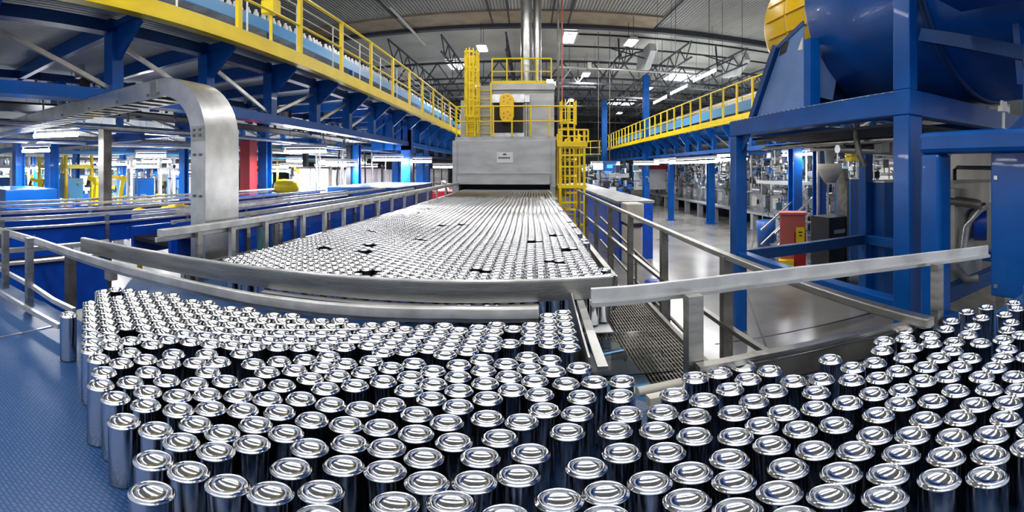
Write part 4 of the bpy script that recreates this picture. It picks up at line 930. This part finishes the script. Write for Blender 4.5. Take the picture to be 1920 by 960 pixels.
# ------------------------------------------------------------------ background machines
def clutter(parent, x0, x1, y0, y1, z0, z1, n, seed, mats, part_name='fitting', local=False, small=.5):
    g = random.Random(seed); byM = {}
    for i in range(n):
        m = g.choice(mats); b = byM.setdefault(m, MB()); x = g.uniform(x0, x1); y = g.uniform(y0, y1); z = g.uniform(z0, z1); k = g.random()
        if k < .35: b.box((x, y, z), (g.uniform(.04, .3)*small*2, g.uniform(.04, .25)*small*2, g.uniform(.04, .3)*small*2))
        elif k < .6: l = g.uniform(.2, 1.0)*small*2; b.tube([(x, y, z), (x, y, min(z1, z+l))], g.uniform(.012, .04), 6)
        elif k < .8: l = g.uniform(.2, .9)*small*2; b.tube([(x, y, z), (x+l*g.choice((-1, 1))*.5, y+l*.3, z)], g.uniform(.012, .035), 6)
        else: b.tube([(x, y, z), (x+.1, y, z), (x+.18, y, z-.08), (x+.2, y, z-.3)], g.uniform(.015, .03), 6)
    for m, b in byM.items(): part(part_name, b, m, parent, local)['kind'] = 'stuff'
mats = ['steel_b', 'grey', 'white', 'blue', 'post', 'cream', 'teal', 'black', 'steel']
# aisle bench with its line of can-forming machines
t = thing('machine_bench', 'long pale bench with dark openings below carrying the aisle machines', 'bench', (9.3, 18, FL))
part('top', MB().span((8.55, 13, -1.84), (10.3, 31, -1.76)), 'bench', t); 
for i in range(10): part('leg', MB().span((8.6, 13.1+1.9*i, FL), (8.85, 13.3+1.9*i, -1.84)), 'bench', t)
part('back_panel', MB().span((9.9, 13, FL), (10.0, 31, -1.84)), 'black', t)
def forming_machine(seed):
    t = thing('forming_machine', 'x', 'machine', (0, 0, 0), 'aisle forming machines')
    g = random.Random(seed)
    part('body', MB().box((.1, 0, .35), (.9, 1.3, .7)).box((.25, 0, .95), (.6, .9, .5)), 'grey', t, True, bevel=.02)
    part('head', MB().tube([(-.25, -.3, .85), (-.25, .3, .85)], .18, 14), 'steel_b', t, True)
    part('panel', MB().box((-.36, .2, .4), (.02, .4, .4)), 'cream', t, True)
    part('mast', MB().tube([(.0, -.55, 0), (0, -.55, 2.4)], .05).tube([(.2, .5, 0), (.2, .5, 2.3)], .04).tube([(0, -.55, 2.2), (.2, .5, 2.2)], .03), 'white', t, True)
    clutter(t, -.45, .5, -.8, .8, .1, 2.3, 95, seed, mats, local=True, small=.4)
    return t
fm = [forming_machine(s) for s in (11, 12, 13)]
seat = [('with the strip lamp over it', 0), ('', 0)]
for i in range(11):
    y = 13.6+1.65*i; x = 9.3; loc = (x, y, -1.76)
    lab = 'grey and silver forming machine crowded with pipes in the line on the aisle bench'
    if i < 3: o = fm[i]; o.location = (x, y, -1.76+EYE); o['label'] = lab
    else: o = dup(fm[i % 3], loc, lab)
t = thing('pipe_rack', 'tangled grey pipe rack on the wall behind the aisle machines', 'rack', (11.5, 18, FL))
for i in range(9): part('upright', MB().span((11.4, 8+2.8*i, FL), (11.5, 8.1+2.8*i, .6)), 'white', t)
for z in (-.2, .1, .35, .5): part('long_pipe', MB().tube([(11.3, 7, z), (11.3, 32, z)], .05), 'steel_b', t)
clutter(t, 10.8, 12.0, 8, 31, -1.6, .6, 420, 77, mats, small=.6)
single('wall_cladding', MB().span((13.2, 5, FL), (13.3, 34, 1.4)), 'cream', 'cream cladding wall behind the aisle machines', 'cladding', (13.2, 20, FL))
t = thing('raised_platform', 'grey-blue raised platform with posts seen through the blue frame', 'platform', (9, 9.6, FL))
part('deck', MB().span((7.3, 10.3, -.50), (12, 12.5, -.40)), 'bench', t)
for i in range(9): part('post', MB().span((7.35+.42*i, 10.3, FL), (7.40+.42*i, 10.36, -.5)), 'steel' if i % 2 else 'blue', t)
for i in range(9): part('upright', MB().span((7.35+.42*i, 10.3, -.4), (7.38+.42*i, 10.34, .55)), 'white', t)
clutter(t, 7.3, 11.5, 10.5, 12.3, -.35, .6, 160, 31, mats, small=.5); clutter(t, 7.3, 11.5, 10.7, 12.3, FL+.1, -.6, 120, 32, ['blue', 'teal', 'black', 'steel', 'grey'], small=.6)
t = thing('steel_stairs', 'steel stairs with sloping handrails climbing to the raised platform', 'stairs', (7, 10, FL))
for yy in (9.3, 10.0): part('handrail', MB().bar((6.0, yy, -1.7), (7.6, yy, -.55), .05, .05).bar((6.0, yy, -2.1), (7.6, yy, -.9), .04, .04), 'steel', t)
for i in range(6): part('step', MB().span((6.0+.27*i, 9.3, FL+.2*(i+1)-.04), (6.28+.27*i, 10.0, FL+.2*(i+1))), 'post', t)

# far end of the hall between oven and right mezzanine
t = thing('machine_line', 'blue and grey machine line around the two lit screens at the end of the aisle', 'machines', (6, 27, FL))
part('body', MB().span((3.6, 24, FL), (5.6, 32, -1.4)), 'blue_d', t); part('shelf', MB().span((3.6, 23, -.5), (5.4, 23.3, -.25)), 'bench', t)
clutter(t, 3.4, 6.3, 22, 32, -1.5, .3, 260, 9, ['steel_b', 'teal', 'blue', 'grey', 'black', 'white'], small=.8)
t = thing('pallet_stack', 'dark red banded stack beside the far blue columns', 'stack', (6, 29, FL)); part('band', MB().span((6.8, 27, -.05), (9.5, 27.3, .2)), 'red', t); part('panel', MB().span((6.8, 27.3, -1.4), (9.5, 27.6, -.05)), 'white', t)

# left: white enclosure panels
for i in range(9):
    y = 9.6+2.35*i; lab = ['white machine panel nearest the yellow tank', 'white machine panel second from the yellow tank', 'white machine panel between the dark and blue columns', 'white machine panel beside the big blue column', 'white machine panel just past the big blue column', 'white panel close to the oven hood', 'white panel directly behind the oven hood edge', 'white panel behind the oven, far', 'white panel behind the oven, furthest'][i]
    t = thing('white_enclosure', lab, 'panel', (-6.0, y, FL), 'white machine panels')
    part('panel', MB().span((-6.1, y, FL), (-6.0, y+2.1, .02-(i % 2)*.06)), 'white', t); part('frame', MB().span((-6.0, y+2.1, FL), (-5.95, y+2.25, .15)), 'post', t)
    part('top_trim', MB().span((-6.12, y, -.0), (-5.97, y+2.1, .06)), 'black', t)
t = thing('cable_risers', 'dark cable bundles and pipes climbing between the white machine panels', 'cables', (-5.8, 12, FL))
g = random.Random(4); b1 = MB(); b2 = MB()
for i in range(26):
    y = 10+g.random()*14; (b1 if i % 2 else b2).tube([(-5.85, y, -1.2), (-5.85+g.uniform(-.1, .1), y+g.uniform(-.1, .1), -.4), (-5.85, y, .6)], .03, 6)
part('cable', b1, 'black', t); part('pipe', b2, 'steel_b', t)
t = thing('blue_tank', 'blue machine casing with a flat top behind the far belt handrail', 'casing', (-3.6, 8, FL))
part('body', MB().span((-4.6, 8.9, FL), (-2.9, 12.4, -.42)), 'blue_d', t, bevel=.02); part('seam', MB().span((-2.9, 10.4, FL), (-2.88, 10.45, -.45)).span((-4.9, 8.88, -.9), (-2.9, 8.9, -.86)), 'blue_d', t)
t = thing('red_machine', 'low red machine beside the oven end of the belt handrail', 'machine', (-2.9, 13, FL)); part('body', MB().span((-3.2, 13.2, FL), (-2.4, 16.5, -.72)), 'red', t); clutter(t, -3.2, -2.4, 12, 17, -.75, -.45, 30, 6, ['white', 'post', 'steel_b'], small=.3)
p = P(537, 350, 9.5)
t = thing('yellow_tank', 'rounded yellow tank lying behind the blue column', 'tank', p); part('vessel', MB().lathe([(0, -.30), (.10, -.28), (.16, -.2), (.17, 0), (.16, .2), (.10, .28), (0, .30)], p, 20, 'x'), 'yellow', t); part('stand', MB().box((p[0], p[1], (p[2]+FL)/2-.08), (.3, .2, p[2]-FL-.16)), 'grey', t)
def robot(px, py, D, lab, s=1.0, rz=0):
    p = P(px, py, D); t = thing('yellow_robot', lab, 'robot', (p[0], p[1], FL), 'yellow robots', rz)
    h = p[2]-FL
    part('pedestal', MB().box((0, 0, h*.25), (.5*s, .5*s, h*.5)), 'grey', t, True)
    part('base', MB().lathe([(0, h*.5), (.26*s, h*.5), (.24*s, h*.5+.3*s), (0, h*.5+.3*s)], n=16), 'yellow', t, True)
    part('arm', MB().bar((0, 0, h*.5+.25*s), (.25*s, 0, h+.3*s), .22*s, .26*s).bar((.25*s, 0, h+.3*s), (-.5*s, 0, h+.45*s), .18*s, .2*s).tube([(.25*s, -.18*s, h+.3*s), (.25*s, .18*s, h+.3*s)], .18*s, 12), 'yellow', t, True)
    part('gripper', MB().bar((-.5*s, 0, h+.45*s), (-.62*s, 0, h+.1*s), .12*s, .12*s).box((-.62*s, 0, h+.05*s), (.3*s, .2*s, .1*s)), 'black', t, True)
robot(178, 352, 12, 'yellow robot arm in the brightest patch left of the slim grey column', .62); robot(72, 350, 13.5, 'yellow robot arm behind the blue container', .5, .7)
robot(222, 345, 14, 'pale yellow robot arm right of the slim grey column', .6, 1.2); robot(553, 330, 11.5, 'yellow robot arm standing over the yellow tank', .5, 1.9)
robot(55, 338, 17, 'small yellow robot arm far behind the blue container', .5, 2.2)
single('yellow_machine', MB().box(P(345, 405, 6.6), (.55, .5, .30)).box(P(330, 395, 6.7), (.2, .2, .25)), 'yellow', 'low yellow machine base between the chute and the blue troughs', 'machine', P(345, 412, 6.6), bevel=.03)
single('yellow_machine', MB().lathe([(0, -.1), (.12, -.08), (.15, 0), (.1, .12), (0, .15)], P(262, 408, 6.2), 16).tube([P(262, 410, 6.2), P(262, 410, 6.2)[:2]+(FL,)], .04), 'yellow', 'small round yellow gearbox below the steel trough rails', 'gearbox', P(262, 410, 6.2))
p = P(32, 350, 9.0)
t = thing('blue_container', 'bright blue container at the outer edge behind the steel rails', 'container', (p[0], p[1], FL)); part('body', MB().box((p[0], p[1], -1.45), (1.6, 1.1, 2.1)), 'blue', t, bevel=.02)
part('side_panel', MB().box((p[0]+.35, p[1]-.56, -1.0), (.05, .03, 1.0)).box((p[0]-.35, p[1]-.56, -1.0), (.05, .03, 1.0)), 'blue_d', t)
# rows of distant palletisers and posts under the mezzanine
def stacker(seed):
    t = thing('packing_machine', 'x', 'machine', (0, 0, 0), 'distant packing machines'); g = random.Random(seed)
    part('frame', MB().span((-.9, -.5, 0), (-.82, -.42, 2.9)).span((.82, -.5, 0), (.9, -.42, 2.9)).span((-.9, .4, 0), (-.82, .48, 2.9)).span((.82, .4, 0), (.9, .48, 2.9)).span((-.9, -.5, 2.5), (.9, .48, 2.62)), ['white', 'skyblue', 'yellow', 'white'][seed % 4], t, True)
    part('table', MB().span((-.8, -.4, .9), (.8, .4, 1.1)), 'grey', t, True); part('hood', MB().span((-.5, -.3, 1.6), (.6, .3, 2.2)), ['white', 'cream', 'skyblue', 'blue'][seed % 4], t, True)
    clutter(t, -.9, .9, -.5, .5, .2, 2.8, 46, seed, ['white', 'blue', 'yellow', 'skyblue', 'grey', 'steel_b', 'teal'], local=True, small=.6)
    return t
sk = [stacker(s) for s in (21, 22, 23, 24)]
i = 0; g = random.Random(15)
for X in (-11.5, -15, -19, -23, -27):
    for Y in (3, 5.6, 8.4, 11.2, 14, 17, 20.5):
        if X == -11.5 and Y > 12: continue
        loc = (X+g.uniform(-.6, .6), Y+g.uniform(-.6, .6), FL); lab = 'distant packing machine crowded with coloured fittings in the bright bay under the mezzanine'
        if i < 4: o = sk[i]; o.location = (loc[0], loc[1], 0); o['label'] = lab; o.rotation_euler = (0, 0, g.uniform(0, 3))
        else: dup(sk[g.randrange(4)], loc, lab, g.uniform(0, 3))
        i += 1
single('bright_end_wall', MB().span((-29.9, 0, FL), (-29.8, 30, .7)), 'white', 'white end wall at the back of the bay under the mezzanine', 'wall', (-29.8, 15, FL))
# blue beams and ducts criss-crossing under the mezzanine
g = random.Random(8)
for i, (y, z) in enumerate(((3.6, .9), (5.2, .66), (7.2, .9), (9.3, .72), (11.8, .9), (14.5, .74), (18, .88))):
    t = single('cross_beam', MB().span((-24, y-.07, z-.1), (-6.7, y+.07, z+.08)), 'blue' if i % 2 == 0 else 'blue_d', 'blue cross beam spanning under the mezzanine between the trusses', 'beam', (-12, y, z), 'cross beams under the mezzanine')
for i, (X, z, m, r, lab) in enumerate(((-5.2, .60, 'steel_b', .03, 'silver pipe run under the mezzanine, nearest the chute'), (-7.6, .62, 'grey', .05, 'grey round duct under the mezzanine behind the chute'),
                              (-8.8, .6, 'white', .035, 'thin white pipe run under the mezzanine'), (-12.5, .55, 'skyblue', .06, 'pale blue duct deep under the mezzanine'), (-16, .55, 'white', .07, 'white duct furthest under the mezzanine'))):
    single('pipe_run', MB().tube([(X, -1+i*.3, z), (X, 30, z)], r, 10), m, lab, 'pipe', (X, 10, z))
t = thing('cable_tray', 'dark cable tray with tangled cables under the mezzanine at the outer edge', 'tray', (-6, 3, .75))
part('tray', MB().span((-6.3, -1, .92), (-5.6, 14, .95)), 'black', t); clutter(t, -6.6, -4.6, .5, 14, .95, 1.3, 160, 55, ['black', 'post', 'grey', 'blue_d', 'steel_b'], small=.35)
